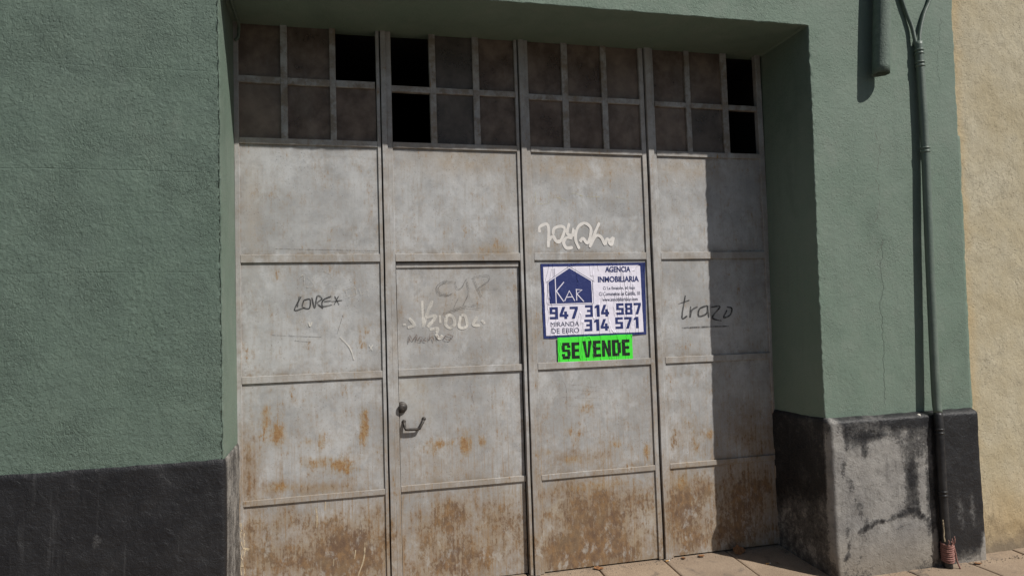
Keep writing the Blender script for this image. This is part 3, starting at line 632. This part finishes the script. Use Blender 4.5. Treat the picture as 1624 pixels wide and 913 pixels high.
for li, L in enumerate(LEAF):
    lf = empty('leaf', ((L['p'][0]+L['p'][1])/2, D, 0.0), gate); lf['label'] = L['lab']; leaves.append(lf)
    x0, x1 = L['p']; ztop = 3.47
    bar('stile', L['ls'][0], L['ls'][1], YF, YB, 0.006, ztop, lf); bar('stile', L['rs'][0], L['rs'][1], YF, YB, 0.006, ztop, lf)
    if L['strip']:
        bar('cover_strip', L['strip'][0], L['strip'][1], YS-(0.004 if li == 3 else 0), YB-0.006, 0.004, ztop, lf, 0.002)
    rows = PZ if li != 1 else PZ[:1]
    for (z0, z1) in rows: panel(x0, x1, z0, z1, YP, lf)
    for (z0, z1) in ((1.997, 2.045), (1.290, 1.333), (0.588, 0.622)) if li != 1 else ((1.997, 2.045),):
        bar('rail', x0+0.001, x1-0.001, YF-0.001, YB, z0, z1, lf)
    bar('rail', x0+0.001, x1-0.001, YF-0.0015, YB, 2.708, 2.745, lf)
    # glazing bars and panes
    gx = L['g']; zA, zB = 2.745, ztop; m0, m1 = L['zm']
    for a, b in zip(gx, gx[1:]): bar('glazing_bar', a[1], b[0], YF+0.001, YB-0.004, zA, zB, lf)
    for i, (a, b) in enumerate(gx):
        bar('glazing_bar', a+0.0005, b-0.0005, YF+0.0025, YB-0.006, m0, m1, lf)
        for r, (za, zb2) in enumerate(((zA, m0), (m1, ZT+0.01))):
            if (i, r) in L['gone']: continue
            yy = D+0.012+0.001*r
            V = [(a-.004, yy, za-.004), (b+.004, yy+0.001, za-.004), (b+.004, yy, zb2+.004), (a-.004, yy+.001, zb2+.004)]
            V += [(p[0], p[1]+0.004, p[2]) for p in V]
            mesh_obj('pane', V, [(0, 1, 2, 3), (7, 6, 5, 4), (0, 4, 5, 1), (1, 5, 6, 2), (2, 6, 7, 3), (3, 7, 4, 0)], M['pane'], lf)
# the wicket door in the second leaf, set a little back and sagging open
wk = empty('wicket_door', (0.75, D, 0.0), gate); wk['label'] = 'small door cut into the second leaf of the gate'
wy = lambda z: D+0.010+0.0065*(2.0-z)
wx0, wx1 = 0.356, 1.141
for (z0, z1) in PZ[1:]:
    zt = min(z1, 1.958); panel(wx0, wx1, z0, zt, wy(zt)+0.008, wk, 0.0065)
bar('rail', wx0, wx1, wy(1.97), YB+0.01, 1.958, 1.989, wk)
bar('rail', wx0, wx1+0.004, wy(1.31)-0.004, YB+0.01, 1.290, 1.333, wk); bar('rail', wx0, wx1+0.004, wy(0.6)-0.004, YB+0.012, 0.588, 0.624, wk)
mesh_obj('door_stop', *box_geo(0.34, 1.16, D+0.046, D+0.052, 0.0, 2.0), M['iron'], wk)
# knob and pull handle
def lathe_y(cx, cz, prof, n=20):
    V, F = [], []
    for (r, y) in prof:
        for k in range(n): V.append((cx+r*math.cos(2*math.pi*k/n), y, cz+r*math.sin(2*math.pi*k/n)))
    for i in range(len(prof)-1):
        for k in range(n): F.append((i*n+k, (i+1)*n+k, (i+1)*n+(k+1) % n, i*n+(k+1) % n))
    F.append(tuple(range((len(prof)-1)*n, len(prof)*n))); return V, F
ky = wy(1.1)
mesh_obj('knob', *lathe_y(0.371, 1.101, [(0.034, ky+0.01), (0.034, ky-0.004), (0.031, ky-0.008), (0.018, ky-0.010), (0.016, ky-0.022), (0.024, ky-0.027), (0.026, ky-0.036), (0.021, ky-0.043), (0.008, ky-0.045), (0.001, ky-0.045)]), M['iron'], wk, True)
h0 = ky+0.006
mesh_obj('pull_handle', *tube_geo([(0.382, h0, 1.012), (0.383, h0-0.014, 1.002), (0.386, h0-0.020, 0.978), (0.390, h0-0.023, 0.967), (0.410, h0-0.024, 0.965), (0.455, h0-0.024, 0.964), (0.475, h0-0.023, 0.967), (0.484, h0-0.020, 0.985), (0.498, h0-0.014, 1.006), (0.503, h0, 1.018)], 0.0088, 10), M['iron'], wk, True)
for cx, cz in ((0.382, 1.012), (0.505, 1.022)):
    mesh_obj('handle_plate', *lathe_y(cx, cz, [(0.013, h0+0.006), (0.013, h0-0.001), (0.010, h0-0.003), (0.001, h0-0.004)], 12), M['iron'], wk, True)

# graffiti: thin films of paint, chalk and scratches lying on the panels
MARKS = {
    'white_tag':[[(1.288,2.181),(1.29,2.217),(1.347,2.227),(1.344,2.083)],[(1.346,2.128),(1.375,2.154),(1.4,2.124),(1.423,2.124)],[(1.379,2.165),(1.388,2.206),(1.437,2.221),(1.461,2.2),(1.431,2.128),(1.404,2.119),(1.379,2.165)],[(1.493,2.243),(1.478,2.174),(1.521,2.163),(1.526,2.2)],[(1.521,2.211),(1.506,2.145)],[(1.51,2.142),(1.472,2.146),(1.45,2.115),(1.469,2.078),(1.513,2.082)],[(1.558,2.071),(1.534,2.137),(1.551,2.211),(1.601,2.243),(1.644,2.211),(1.636,2.146),(1.615,2.11),(1.587,2.142),(1.563,2.119)],[(1.707,2.248),(1.666,2.165),(1.63,2.082)],[(1.63,2.082),(1.676,2.156),(1.715,2.151),(1.742,2.095)],[(1.742,2.098),(1.756,2.137),(1.775,2.128),(1.803,2.145),(1.786,2.098),(1.767,2.123)]],
    'chalk':[[(0.513,1.752),(0.513,1.585)],[(0.577,1.751),(0.545,1.683),(0.513,1.589)],[(0.531,1.649),(0.596,1.654),(0.543,1.588),(0.565,1.618)],[(0.555,1.571),(0.603,1.576),(0.598,1.548)],[(0.62,1.659),(0.623,1.61)],[(0.661,1.645),(0.656,1.602),(0.681,1.579),(0.712,1.6),(0.705,1.645),(0.675,1.658),(0.661,1.645)],[(0.753,1.651),(0.743,1.582),(0.791,1.585),(0.782,1.65),(0.758,1.655)],[(0.861,1.644),(0.832,1.596),(0.876,1.586)],[(0.888,1.621),(0.907,1.598)],[(0.429,1.647),(0.459,1.604),(0.419,1.588)],[(0.39,1.606),(0.407,1.608)],[(0.593,1.544),(0.614,1.515),(0.636,1.533)]],
    'pencil':[[(0.707,1.874),(0.645,1.871),(0.605,1.837),(0.617,1.793),(0.669,1.783),(0.705,1.796)],[(0.711,1.865),(0.654,1.862),(0.618,1.835),(0.628,1.8),(0.674,1.788)],[(0.724,1.87),(0.736,1.824),(0.767,1.834),(0.796,1.886)],[(0.796,1.886),(0.808,1.798),(0.773,1.72)],[(0.744,1.769),(0.711,1.704)],[(0.836,1.894),(0.89,1.766)],[(0.842,1.896),(0.892,1.772)],[(0.836,1.894),(0.93,1.906),(0.943,1.875),(0.865,1.823)],[(0.865,1.823),(1.0,1.819)],[(0.64,1.671),(0.755,1.708),(0.889,1.726)],[(0.719,1.691),(0.799,1.706),(0.883,1.696)],[(0.649,1.664),(0.746,1.696)]],
    'brown_word':[[(0.423,1.494),(0.429,1.541),(0.447,1.51),(0.473,1.543),(0.47,1.505)],[(0.492,1.528),(0.481,1.509),(0.498,1.502),(0.505,1.523),(0.492,1.528)],[(0.528,1.524),(0.515,1.508),(0.532,1.501)],[(0.552,1.545),(0.549,1.5)],[(0.549,1.515),(0.571,1.525),(0.579,1.499)],[(0.6,1.535),(0.603,1.507)],[(0.61,1.534),(0.638,1.52)],[(0.663,1.539),(0.645,1.514),(0.679,1.504),(0.697,1.527),(0.663,1.539)]],
    'dark_tag':[[(-0.211,1.793),(-0.25,1.713),(-0.189,1.728)],[(-0.196,1.771),(-0.204,1.731),(-0.165,1.722),(-0.16,1.775),(-0.196,1.771)],[(-0.149,1.787),(-0.134,1.722),(-0.118,1.794),(-0.091,1.777),(-0.118,1.752),(-0.085,1.719)],[(-0.036,1.792),(-0.084,1.769),(-0.087,1.732),(-0.032,1.74)],[(-0.079,1.761),(-0.04,1.763)],[(-0.035,1.76),(0.028,1.766)],[(-0.016,1.792),(0.009,1.739)],[(0.006,1.791),(-0.02,1.74)],[(-0.221,1.796),(-0.232,1.732)]],
    'white_marks':[[(-0.17,1.642),(-0.162,1.616),(-0.151,1.641)],[(0.011,1.547),(0.066,1.48),(0.091,1.406)],[(0.182,1.489),(0.201,1.458)],[(0.202,1.488),(0.182,1.459)]],
    'faint_rings':[[(-0.076,1.948),(-0.037,1.926),(-0.033,1.89),(-0.07,1.861)],[(-0.17,1.908),(-0.132,1.867)],[(-0.131,1.911),(-0.171,1.86)],[(-0.232,1.893),(-0.193,1.925),(-0.187,1.86),(-0.14,1.851)],[(0.048,1.831),(0.097,1.847),(0.112,1.806),(0.064,1.79),(0.048,1.831)],[(0.128,1.838),(0.144,1.797),(0.177,1.829),(0.184,1.788)]],
    'script_word':[[(2.316,1.748),(2.283,1.597),(2.324,1.607)],[(2.259,1.69),(2.345,1.715)],[(2.353,1.673),(2.343,1.595),(2.362,1.647),(2.404,1.668)],[(2.477,1.675),(2.418,1.653),(2.411,1.603),(2.47,1.62),(2.479,1.675),(2.485,1.591)],[(2.503,1.662),(2.574,1.664),(2.512,1.591),(2.581,1.566)],[(2.627,1.64),(2.599,1.588),(2.65,1.605),(2.665,1.65),(2.628,1.662)]],
    'underline':[[(2.279,1.527),(2.459,1.529),(2.635,1.527)]],
    'yellow':[[(1.267,2.46),(1.27,2.369),(1.355,2.37),(1.357,2.448)],[(1.368,2.416),(1.425,2.412),(1.481,2.39)],[(1.512,2.436),(1.541,2.446),(1.57,2.433),(1.599,2.424)],[(1.618,2.422),(1.716,2.421)],[(1.835,2.422),(1.914,2.405)]],
    'drips':[[(-0.148,0.548),(-0.14,0.487),(-0.144,0.43)],[(-0.09,0.576),(-0.096,0.523)],[(0.133,0.318),(0.124,0.218),(0.089,0.125)],[(0.078,0.277),(0.07,0.224)],[(-0.049,0.237),(-0.053,0.197)]],
    'smear':[[(-0.566,0.502),(-0.555,0.423),(-0.548,0.344),(-0.559,0.281),(-0.553,0.209)],[(-0.546,0.357),(-0.521,0.341)]],
    'scratch':[[(0.801,1.213),(0.811,1.148),(0.823,1.093)]],
    'scratch3':[[(1.345,1.219),(1.411,1.208),(1.433,1.151),(1.428,1.01)],[(1.487,1.228),(1.468,1.181),(1.527,1.186)],[(1.51,1.179),(1.713,1.144)],[(1.407,1.106),(1.693,1.082)],[(1.458,1.15),(1.746,1.119)],[(1.438,1.049),(1.673,1.019)],[(1.464,0.867),(1.633,0.879)]],
    'scratch4':[[(2.608,0.863),(2.592,0.756)],[(2.84,0.924),(2.876,0.884)]],
    'scratch1':[[(-0.382,1.569),(-0.098,1.548)],[(0.03,1.677),(-0.007,1.564)],[(-0.352,2.08),(0.246,2.065)],[(-0.253,1.532),(-0.161,1.521)]],
}
def film(x, z, lift):
    for (x0, x1, z0, z1, yf) in PANELS:
        if x0 <= x <= x1 and z0 <= z <= z1: return yf(x, z)-lift
    return YF-0.002-lift
def graffiti(key, width, mat, par, lift=0.0012, name='graffiti', label=None, smooth=True, split=False, jit=0.6):
    if split:
        for i, s in enumerate(MARKS[key]): mesh_obj(name, *ribbon_geo(s, width, lambda x, z, j=i: film(x, z, lift+0.00025*j), smooth, jit, i), mat, par)
        return
    gs = [ribbon_geo(s, width, lambda x, z, j=i: film(x, z, lift+0.00025*j), smooth, 0.25, i) for i, s in enumerate(MARKS[key])]
    o = mesh_obj(name, *merge(*gs), mat, par)
    if label: o['label'] = label
    return o
graffiti('white_tag', 0.0200, M['marker_white'], leaves[2], label='white marker tag above the poster', smooth=True)
graffiti('yellow', 0.005, M['yellow'], leaves[2], smooth=False, split=True)
graffiti('chalk', 0.020, M['chalk'], wk, label='wide chalk letters between arrows')
graffiti('pencil', 0.0045, M['pencil'], wk, 0.0045, label='large thin pencil letters')
graffiti('brown_word', 0.007, M['brown_pen'], wk, 0.008, label='small brown handwriting')
graffiti('dark_tag', 0.0085, M['marker_bold'], leaves[0], label='dark marker tag with a star')
graffiti('white_marks', 0.007, M['chalk'], leaves[0], 0.004, smooth=True, split=True); graffiti('faint_rings', 0.004, M['faint'], leaves[0], 0.005, split=True)
graffiti('script_word', 0.0115, M['marker_bold'], leaves[3], label='dark handwritten word, underlined')
graffiti('underline', 0.009, M['marker_dark'], leaves[3], 0.003)
graffiti('drips', 0.008, M['cream'], leaves[0], name='paint_drip', split=True)
graffiti('smear', 0.017, M['cream'], leaves[0], name='paint_smear', split=True, jit=1.6)
graffiti('scratch', 0.010, M['rustline'], wk, name='scratch', split=True); graffiti('scratch1', 0.004, M['pencil'], leaves[0], name='scratch', split=True)
graffiti('scratch3', 0.004, M['rustline'], leaves[2], name='scratch', split=True); graffiti('scratch4', 0.008, M['rustline'], leaves[3], name='scratch', split=True)

# ------------------------------------------------------------------ posters
def font_geo(text, x0, x1, z0, z1, y, bold=0.0, tf=None):
    cu = bpy.data.curves.new('lettering', 'FONT'); cu.body = text; cu.size = 1.0; cu.offset = bold; cu.resolution_u = 3
    ob = bpy.data.objects.new('lettering', cu); C.objects.link(ob)
    dg = bpy.context.evaluated_depsgraph_get(); me = bpy.data.meshes.new_from_object(ob.evaluated_get(dg))
    V = [tuple(v.co) for v in me.vertices]; F = [tuple(p.vertices) for p in me.polygons]
    bpy.data.objects.remove(ob); bpy.data.curves.remove(cu); bpy.data.meshes.remove(me)
    a0, a1 = min(v[0] for v in V), max(v[0] for v in V); b0, b1 = min(v[1] for v in V), max(v[1] for v in V)
    V = [(x0+(v[0]-a0)/(a1-a0)*(x1-x0), y, z0+(v[1]-b0)/(b1-b0)*(z1-z0)) for v in V]
    return V, F
BL = {  # block letters on a 6 x 10 grid: rectangles (4 numbers) and quads (8 numbers)
 '9': [(0,8,6,10),(0,4.2,2,8),(4,2,6,8),(2,4.2,4,6),(0,0,6,2)], '4': [(3.4,0,5.4,1.8),(0,1.8,6.4,3.8),(3.4,3.8,5.4,6.2),(0,3.8,2.2,3.8,4.4,10,2.2,10)],
 '7': [(0,8,6,10),(3.8,8,1.2,0,3.5,0,6,8)], '3': [(0,8,6,10),(4,6,6,8),(1.4,4.2,6,6),(4,2,6,4.2),(0,0,6,2)], '1': [(2,0,4.3,10),(.4,7,2,7.6,2,10,.4,8.6)],
 '5': [(0,8,6,10),(0,6,2,8),(0,4.2,6,6),(4,2,6,4.2),(0,0,6,2)], '8': [(0,8,6,10),(0,6,2,8),(4,6,6,8),(.3,4.2,5.7,6),(0,2,2,4.2),(4,2,6,4.2),(0,0,6,2)],
 'S': [(.5,8.2,5.5,10),(0,5.8,2.2,8.2),(3.8,6.8,6,8.2),(.4,4.4,5.6,5.8),(3.8,1.8,6,4.4),(0,1.8,2.2,3.2),(.5,0,5.5,1.8)],
 'E': [(0,0,2.3,10),(2.3,8.2,5.4,10),(2.3,4.2,5.1,5.9),(2.3,0,5.4,1.8)], 'V': [(2,0,3.2,0,2.3,10,0,10),(3.2,0,4.4,0,6.4,10,4.1,10)],
 'N': [(0,0,2.0,10),(4.2,0,6.2,10),(2.0,10,2.0,6.0,4.2,0,4.2,4.0)], 'D': [(0,0,2.3,10),(2.3,8.2,5,10),(2.3,0,5,1.8),(3.9,1.8,6.2,8.2)]}
def block_geo(text, x0, x1, z0, z1, y, gap=1.1, space=4.0):
    V, F, cx = [], [], 0.0
    for ch in text:
        if ch == ' ': cx += space; continue
        w = 0
        for q in BL[ch]:
            if len(q) == 4: pts = [(q[0], q[1]), (q[2], q[1]), (q[2], q[3]), (q[0], q[3])]
            else: pts = [(q[i], q[i+1]) for i in (0, 2, 4, 6)]
            n = len(V); V += [(cx+a, b) for a, b in pts]; F.append((n, n+1, n+2, n+3)); w = max(w, max(a for a, b in pts))
        cx += w+gap
    tot = cx-gap
    return [(x0+a/tot*(x1-x0), y, z0+b/10*(z1-z0)) for a, b in V], F
def poly_geo(pts, y): return [(a, y, b) for a, b in pts], [tuple(range(len(pts)))]
PY = D+0.0015                                # the poster bridges the hollow of the panel
def sheet_geo(cor, y0, th, nx=24, nz=16, amp=0.0012, curl=0.0):
    (ax, az), (bx, bz), (cx, cz), (dx, dz) = cor   # bl, br, tr, tl
    V, F = [], []
    for j in range(nz+1):
        for i in range(nx+1):
            u, v = i/nx, j/nz
            x = (ax*(1-u)+bx*u)*(1-v)+(dx*(1-u)+cx*u)*v; z = (az*(1-u)+bz*u)*(1-v)+(dz*(1-u)+cz*u)*v
            e = 0.002*noise.noise(Vector((x*25, z*25, 3))) if i in (0, nx) or j in (0, nz) else 0
            V.append((x+e, y0+amp*0.4*noise.noise(Vector((x*14, 2, z*6)))-curl*max(0, u+v-1.88)*4, z+e))
    n = (nx+1)*(nz+1); V += [(p[0], p[1]+th, p[2]) for p in V]
    for j in range(nz):
        for i in range(nx):
            a = j*(nx+1)+i; F.append((a, a+1, a+nx+2, a+nx+1)); F.append((n+a, n+a+nx+1, n+a+nx+2, n+a+1))
    loop = list(range(nx))+[j*(nx+1)+nx for j in range(nz)]+[nz*(nx+1)+i for i in range(nx, 0, -1)]+[j*(nx+1) for j in range(nz, 0, -1)]
    for k in range(len(loop)):
        a, b = loop[k], loop[(k+1) % len(loop)]; F.append((a, n+a, n+b, b))
    return V, F
po = empty('agency_poster', (1.65, PY, 1.488))
tag(po, 'white and blue estate agency poster pasted on the third gate leaf', 'poster')
cor = [(1.291, 1.489), (2.013, 1.493), (2.022, 1.977), (1.286, 1.975)]
mesh_obj('sheet', *sheet_geo(cor, PY, 0.0012, curl=0.012), M['blue'], po)['label'] = 'blue backing sheet whose edge frames the poster'
mesh_obj('white_field', *sheet_geo([(1.308, 1.507), (1.992, 1.509), (1.986, 1.960), (1.303, 1.954)], PY-0.0015, 0.0006), M['paper'], po)
P1, P2, P3 = PY-0.0024, PY-0.0031, PY-0.0038
# crop of the poster measured in photograph units, mapped onto the sheet (u 0..1 left to right, v 0..1 up)
def pu(px, py): return 1.286+(px-80)/(893-80)*0.733, 1.977-(py-82)/(668-82)*0.488
def pbox(px0, py0, px1, py1): (a, b), (c, d) = pu(px0, py1), pu(px1, py0); return a, c, b, d
em = mesh_obj('emblem', *poly_geo([pu(*q) for q in ((138, 398), (466, 396), (462, 226), (298, 122), (136, 228))], P1), M['blue'], po); em['label'] = 'blue house shaped emblem'
flat = lambda yy: (lambda x, z: yy)
mesh_obj('outline', *merge(*[ribbon_geo([pu(*a), pu(*b)], 0.0035, flat(P1+0.0002), False, 0) for a, b in (((128, 408), (476, 405)), ((476, 405), (474, 222)), ((488, 232), (296, 107)), ((296, 107), (116, 232)), ((126, 222), (128, 408)), ((172, 125), (172, 190)), ((183, 122), (183, 182)))]), M['grey_ink'], em)
mesh_obj('lettering', *merge(*[ribbon_geo([pu(*q) for q in s], 0.0085, flat(P2-0.0002*i), False, 0) for i, s in enumerate((((186, 190), (188, 396)), ((252, 230), (192, 300), (245, 384)), ((252, 380), (290, 300), (330, 380)), ((270, 350), (312, 348)), ((345, 378), (345, 290)), ((340, 290), (388, 295), (348, 325), (400, 388))))]), M['paper'], em)
def line(text, b, mat, bold=0.0): return mesh_obj('lettering', *font_geo(text, *pbox(*b), P1, bold), mat, po)
line('AGENCIA', (575, 112, 778, 158), M['blue'], 0.035); line('INMOBILIARIA', (516, 190, 842, 238), M['blue'], 0.035)
line('C/ La Estación, 60 bajo', (553, 272, 808, 304), M['grey_ink'], 0.012); line('C/ Comuneros de Castilla, 10', (520, 315, 846, 350), M['grey_ink'], 0.012); line('www.inmobiliariakar.com', (545, 362, 826, 390), M['grey_ink'], 0.012)
line('MIRANDA', (140, 542, 356, 578), M['grey_ink'], 0.0); line('DE EBRO', (145, 592, 356, 632), M['grey_ink'], 0.0)
for s, b in (('947', (136, 425, 352, 520)), ('314', (408, 416, 594, 510)), ('587', (652, 408, 850, 500)), ('314', (398, 530, 588, 622)), ('571', (640, 520, 826, 612))):
    mesh_obj('lettering', *block_geo(s, *pbox(*b), P1), M['blue'], po)
sv = empty('for_sale_poster', (1.64, PY-0.006, 1.322)); tag(sv, 'fluorescent green for sale strip under the agency poster', 'poster')
mesh_obj('sheet', *sheet_geo([(1.382, 1.320), (1.905, 1.326), (1.906, 1.497), (1.383, 1.492)], PY-0.0062, 0.0012), M['neon'], sv)
for s, (xa, xb_, za, zb_) in (('SE', (1.408, 1.530, 1.352, 1.458)), ('VENDE', (1.552, 1.884, 1.357, 1.464))):
    mesh_obj('lettering', *block_geo(s, xa, xb_, za, zb_, PY-0.0076, 0.8), M['black_ink'], sv)

# ------------------------------------------------------------------ pipes on the right pier
cd = empty('cable_conduit', (3.742, -0.085, -0.045)); tag(cd, 'thin vertical cable pipe on the right pier, green above and black below', 'pipe')
up = [(3.832, -0.030, 3.400), (3.831, -0.034, 3.20), (3.820, -0.042, 2.647), (3.790, -0.052, 1.974), (3.757, -0.066, 1.10), (3.752, -0.076, 0.93)]
lo = [(3.752, -0.076, 0.93), (3.744, -0.086, 0.80), (3.738, -0.088, 0.419), (3.739, -0.090, 0.10), (3.742, -0.092, -0.05)]
mesh_obj('pipe', *tube_geo(catmull(up, 8), 0.0265, 18), M['green_pipe'], cd, True)
mesh_obj('lower_pipe', *tube_geo(catmull(lo, 6), 0.0272, 18), M['black_pipe'], cd, True)
for (x, y, z), mm in (((3.8315, -0.031, 3.33), 'green_pipe'), ((3.831, -0.0335, 3.245), 'green_pipe'), ((3.820, -0.0415, 2.66), 'green_pipe'), ((3.7445, -0.085, 0.815), 'black_pipe'), ((3.738, -0.088, 0.42), 'black_pipe')):
    mesh_obj('collar', *merge(*[tube_geo([(x, y, z+dz-0.007), (x, y, z+dz-0.004), (x, y, z+dz+0.004), (x, y, z+dz+0.007)], lambda t: 0.0275+0.0035*math.sin(math.pi*t)**0.5, 18) for dz in (-0.012, 0.012)]), M[mm], cd, True)
for pts in ([(3.818, -0.03, 3.36), (3.808, -0.026, 3.42), (3.799, -0.020, 3.497), (3.771, -0.016, 3.582), (3.735, -0.016, 3.688), (3.70, -0.016, 3.85), (3.69, -0.016, 4.3), (3.69, -0.016, 6.0)],
            [(3.840, -0.03, 3.36), (3.846, -0.026, 3.42), (3.868, -0.020, 3.502), (3.913, -0.016, 3.616), (3.962, -0.016, 3.708), (4.0, -0.016, 3.85), (4.02, -0.016, 4.3), (4.02, -0.016, 6.0)]):
    mesh_obj('cable', *tube_geo(catmull(pts, 6), 0.0125, 10), M['green_pipe'], cd, True)
turns, rows = 9, []
for i in range(turns*16+1):
    w = 2*math.pi*i/16; rr = 0.0335+0.0045*noise.noise(Vector((i*0.13, 0, 0)))
    rows.append((3.742+rr*math.cos(w), -0.092+rr*math.sin(w), -0.005+0.118*i/(turns*16)+0.010*math.sin(w)+0.006*noise.noise(Vector((i*0.09, 4, 0)))))
mesh_obj('cord_wrap', *tube_geo(rows, 0.0062, 6), M['cord'], cd, True)['label'] = 'faded red cord wound round the foot of the pipe'
mesh_obj('cord_end', *tube_geo(catmull([(3.775, -0.105, 0.11), (3.781, -0.112, 0.06), (3.786, -0.118, 0.0), (3.795, -0.13, -0.046)], 5), 0.005, 6), M['cord'], cd, True)
for k in range(4):
    a = -2.2+0.55*k; cx, cy = 3.742+0.038*math.cos(a), -0.092+0.038*math.sin(a)
    mesh_obj('cord_end', *tube_geo(catmull([(cx, cy, 0.105), (cx+0.004, cy-0.006, 0.125), (cx-0.004+0.003*k, cy-0.008, 0.14+0.01*(k % 3))], 4), 0.0028, 5), M['cord'], cd, True)
mesh_obj('cord_end', *tube_geo(catmull([(3.712, -0.108, 0.125), (3.709, -0.106, 0.155), (3.713, -0.104, 0.19), (3.711, -0.103, 0.26)], 5), 0.004, 6), M['cream'], cd, True)

dpz = empty('drain_pipe', (3.49, -0.068, 3.15)); tag(dpz, 'wide painted drain pipe cut off short high on the right pier', 'pipe')
def hollow(path, ro_, ri, n=28):
    V, F = [], []
    P = [Vector(p) for p in path]
    for r_ in (ro_, ri):
        for i, p in enumerate(P):
            for k in range(n):
                w = 2*math.pi*k/n; j = 0.0012*noise.noise(Vector((math.cos(w)*3, math.sin(w)*3, p.z*14)))
                V.append((p.x+(r_+j)*math.cos(w), p.y+(r_+j)*math.sin(w), p.z+(0.004*noise.noise(Vector((math.cos(w)*2, math.sin(w)*2, 1))) if i == 0 else 0)))
    m = len(P)
    for i in range(m-1):
        for k in range(n):
            k2 = (k+1) % n
            F.append((i*n+k, i*n+k2, (i+1)*n+k2, (i+1)*n+k)); F.append(((m+i)*n+k, (m+i+1)*n+k, (m+i+1)*n+k2, (m+i)*n+k2))
    for k in range(n): F.append((k, m*n+k, m*n+(k+1) % n, (k+1) % n))
    return V, F
mesh_obj('pipe', *hollow([(3.478+0.05*t/0.5*0.9, -0.068, 3.145+t) for t in [0.05*i for i in range(16)]+[1.0, 3.0]], 0.054, 0.049), M['down_pipe'], dpz, True)
mesh_obj('bracket', *box_geo(3.47, 3.66, -0.07, 0.0, 4.2, 4.24, 0.004), M['iron'], dpz)
sc_ = mesh_obj('soffit_cable', *tube_geo(catmull([(XL+0.03, 0.03, 3.432), (XL+0.032, 0.2, 3.428), (XL+0.034, 0.40, 3.424), (XL+0.036, 0.485, 3.412), (XL+0.034, 0.498, 3.38), (XL+0.030, 0.499, 3.34), (XL+.012, .497, 3.32)], 6), 0.009, 10), M['down_pipe'], None, True)
tag(sc_, 'thin painted cable in the top left corner of the gateway', 'cable')

# ------------------------------------------------------------------ litter
def butt(x, y, a, label):
    o = empty('cigarette_butt', (x, y, gz(y)+0.004)); o.rotation_euler = (0, 0, a); tag(o, label, 'cigarette butt', 'cigarette butts in front of the gate')
    for nm, a0, a1, mm in (('filter', -0.012, 0.012, 'filter'), ('paper_stub', 0.012, 0.021, 'cig')):
        V, F = tube_geo([(a0, 0, 0.001), ((a0+a1)/2, 0.0006, 0.001), (a1, 0, 0.001)], 0.0042, 8)
        me = bpy.data.meshes.new(nm); me.from_pydata([tuple(v) for v in V], [], F); me.materials.append(M[mm]); c = bpy.data.objects.new(nm, me); C.objects.link(c); c.parent = o
butt(2.076, 0.485, 0.2, 'orange cigarette butt close to the gate, left of the pier shadow'); butt(2.683, 0.272, 0.1, 'orange cigarette butt at the edge of the pier shadow')
def leaf(x, y, z, s, rz, tilt, label, grp='dry leaves blown into the gateway'):
    V, F = [], []; n = 8
    for i in range(n+1):
        t = i/n; w = math.sin(math.pi*t**0.8)*0.30*(1+0.3*math.sin(i*2.1))
        for s_ in (-1, 0, 1): V.append(((t-0.5)*s, s_*w*s, (0.10*abs(s_)*w+0.12*(t-0.5)**2)*s*2+0.01*s*noise.noise(Vector((i, s_, rz)))))
    for i in range(n):
        for k in range(2): F.append((i*3+k, (i+1)*3+k, (i+1)*3+k+1, i*3+k+1))
    me = bpy.data.meshes.new('dry_leaf'); me.from_pydata(V, [], F); me.polygons.foreach_set('use_smooth', [True]*len(F)); me.materials.append(M['leaf'])
    o = bpy.data.objects.new('dry_leaf', me); C.objects.link(o); o.location = (x, y, z); o.rotation_euler = (tilt, 0.1, rz); tag(o, label, 'leaf', grp)
leaf(2.60, 0.475, gz(.47)+0.02, 0.11, 0.2, 1.0, 'brown dry leaf leaning on the gate in shadow')
leaf(2.33, 0.49, gz(.49)+0.007, 0.06, 0.5, 0.1, 'small brown leaf against the foot of the fourth gate leaf')
leaf(1.60, 0.495, gz(.49)+0.007, 0.07, -0.1, 0.2, 'brown leaf under the third gate leaf')
leaf(2.20, 0.495, gz(.49)+0.006, 0.05, 1.2, 0.1, 'tiny leaf scrap beside the last joint of the gate')
leaf(2.75, 0.262, gz(.26)+0.005, 0.03, 0.9, 0.3, 'leaf crumb next to the cigarette butt in the shadow edge')
leaf(3.97, -0.10, gz(-.1)+0.004, 0.06, 0.1, 0.0, 'flat brown leaf right of the cord-wrapped pipe foot', None)

# grit and crumbs of plaster that gather at the foot of the walls and the gate
rg = random.Random(11); V, F = [], []
def pebble(x, y, r):
    z = gz(y)+r*0.35; n = len(V)
    for dx, dy, dz in ((1, 0, 0), (-1, 0, 0), (0, 1, 0), (0, -1, 0), (0, 0, .8), (0, 0, -.8)):
        k = r*rg.uniform(.6, 1.3); V.append((x+dx*k, y+dy*k, z+dz*k))
    for a, c in ((0, 2), (2, 1), (1, 3), (3, 0)): F.append((n+a, n+c, n+4)); F.append((n+c, n+a, n+5))
for i in range(900):
    t = rg.random(); r = rg.uniform(0.0012, 0.0045)*(1 if rg.random() < .9 else 1.8)
    if t < .45: pebble(rg.uniform(0.5, 2.93), D-0.012-abs(rg.gauss(0, .035)), r)
    elif t < .6: pebble(2.94-abs(rg.gauss(0, .04)), rg.uniform(-.03, D-.02), r)
    elif t < .9: pebble(rg.uniform(2.95, 5.0), -0.062-abs(rg.gauss(0, .03)), r)
    else: pebble(rg.uniform(1.0, 5.0), rg.uniform(-.5, D-.02), r*.8)
gt = mesh_obj('grit', V, F, M['joint_grit']); tag(gt, 'fine grit along the foot of the gate and wall', 'grit', kind='stuff')
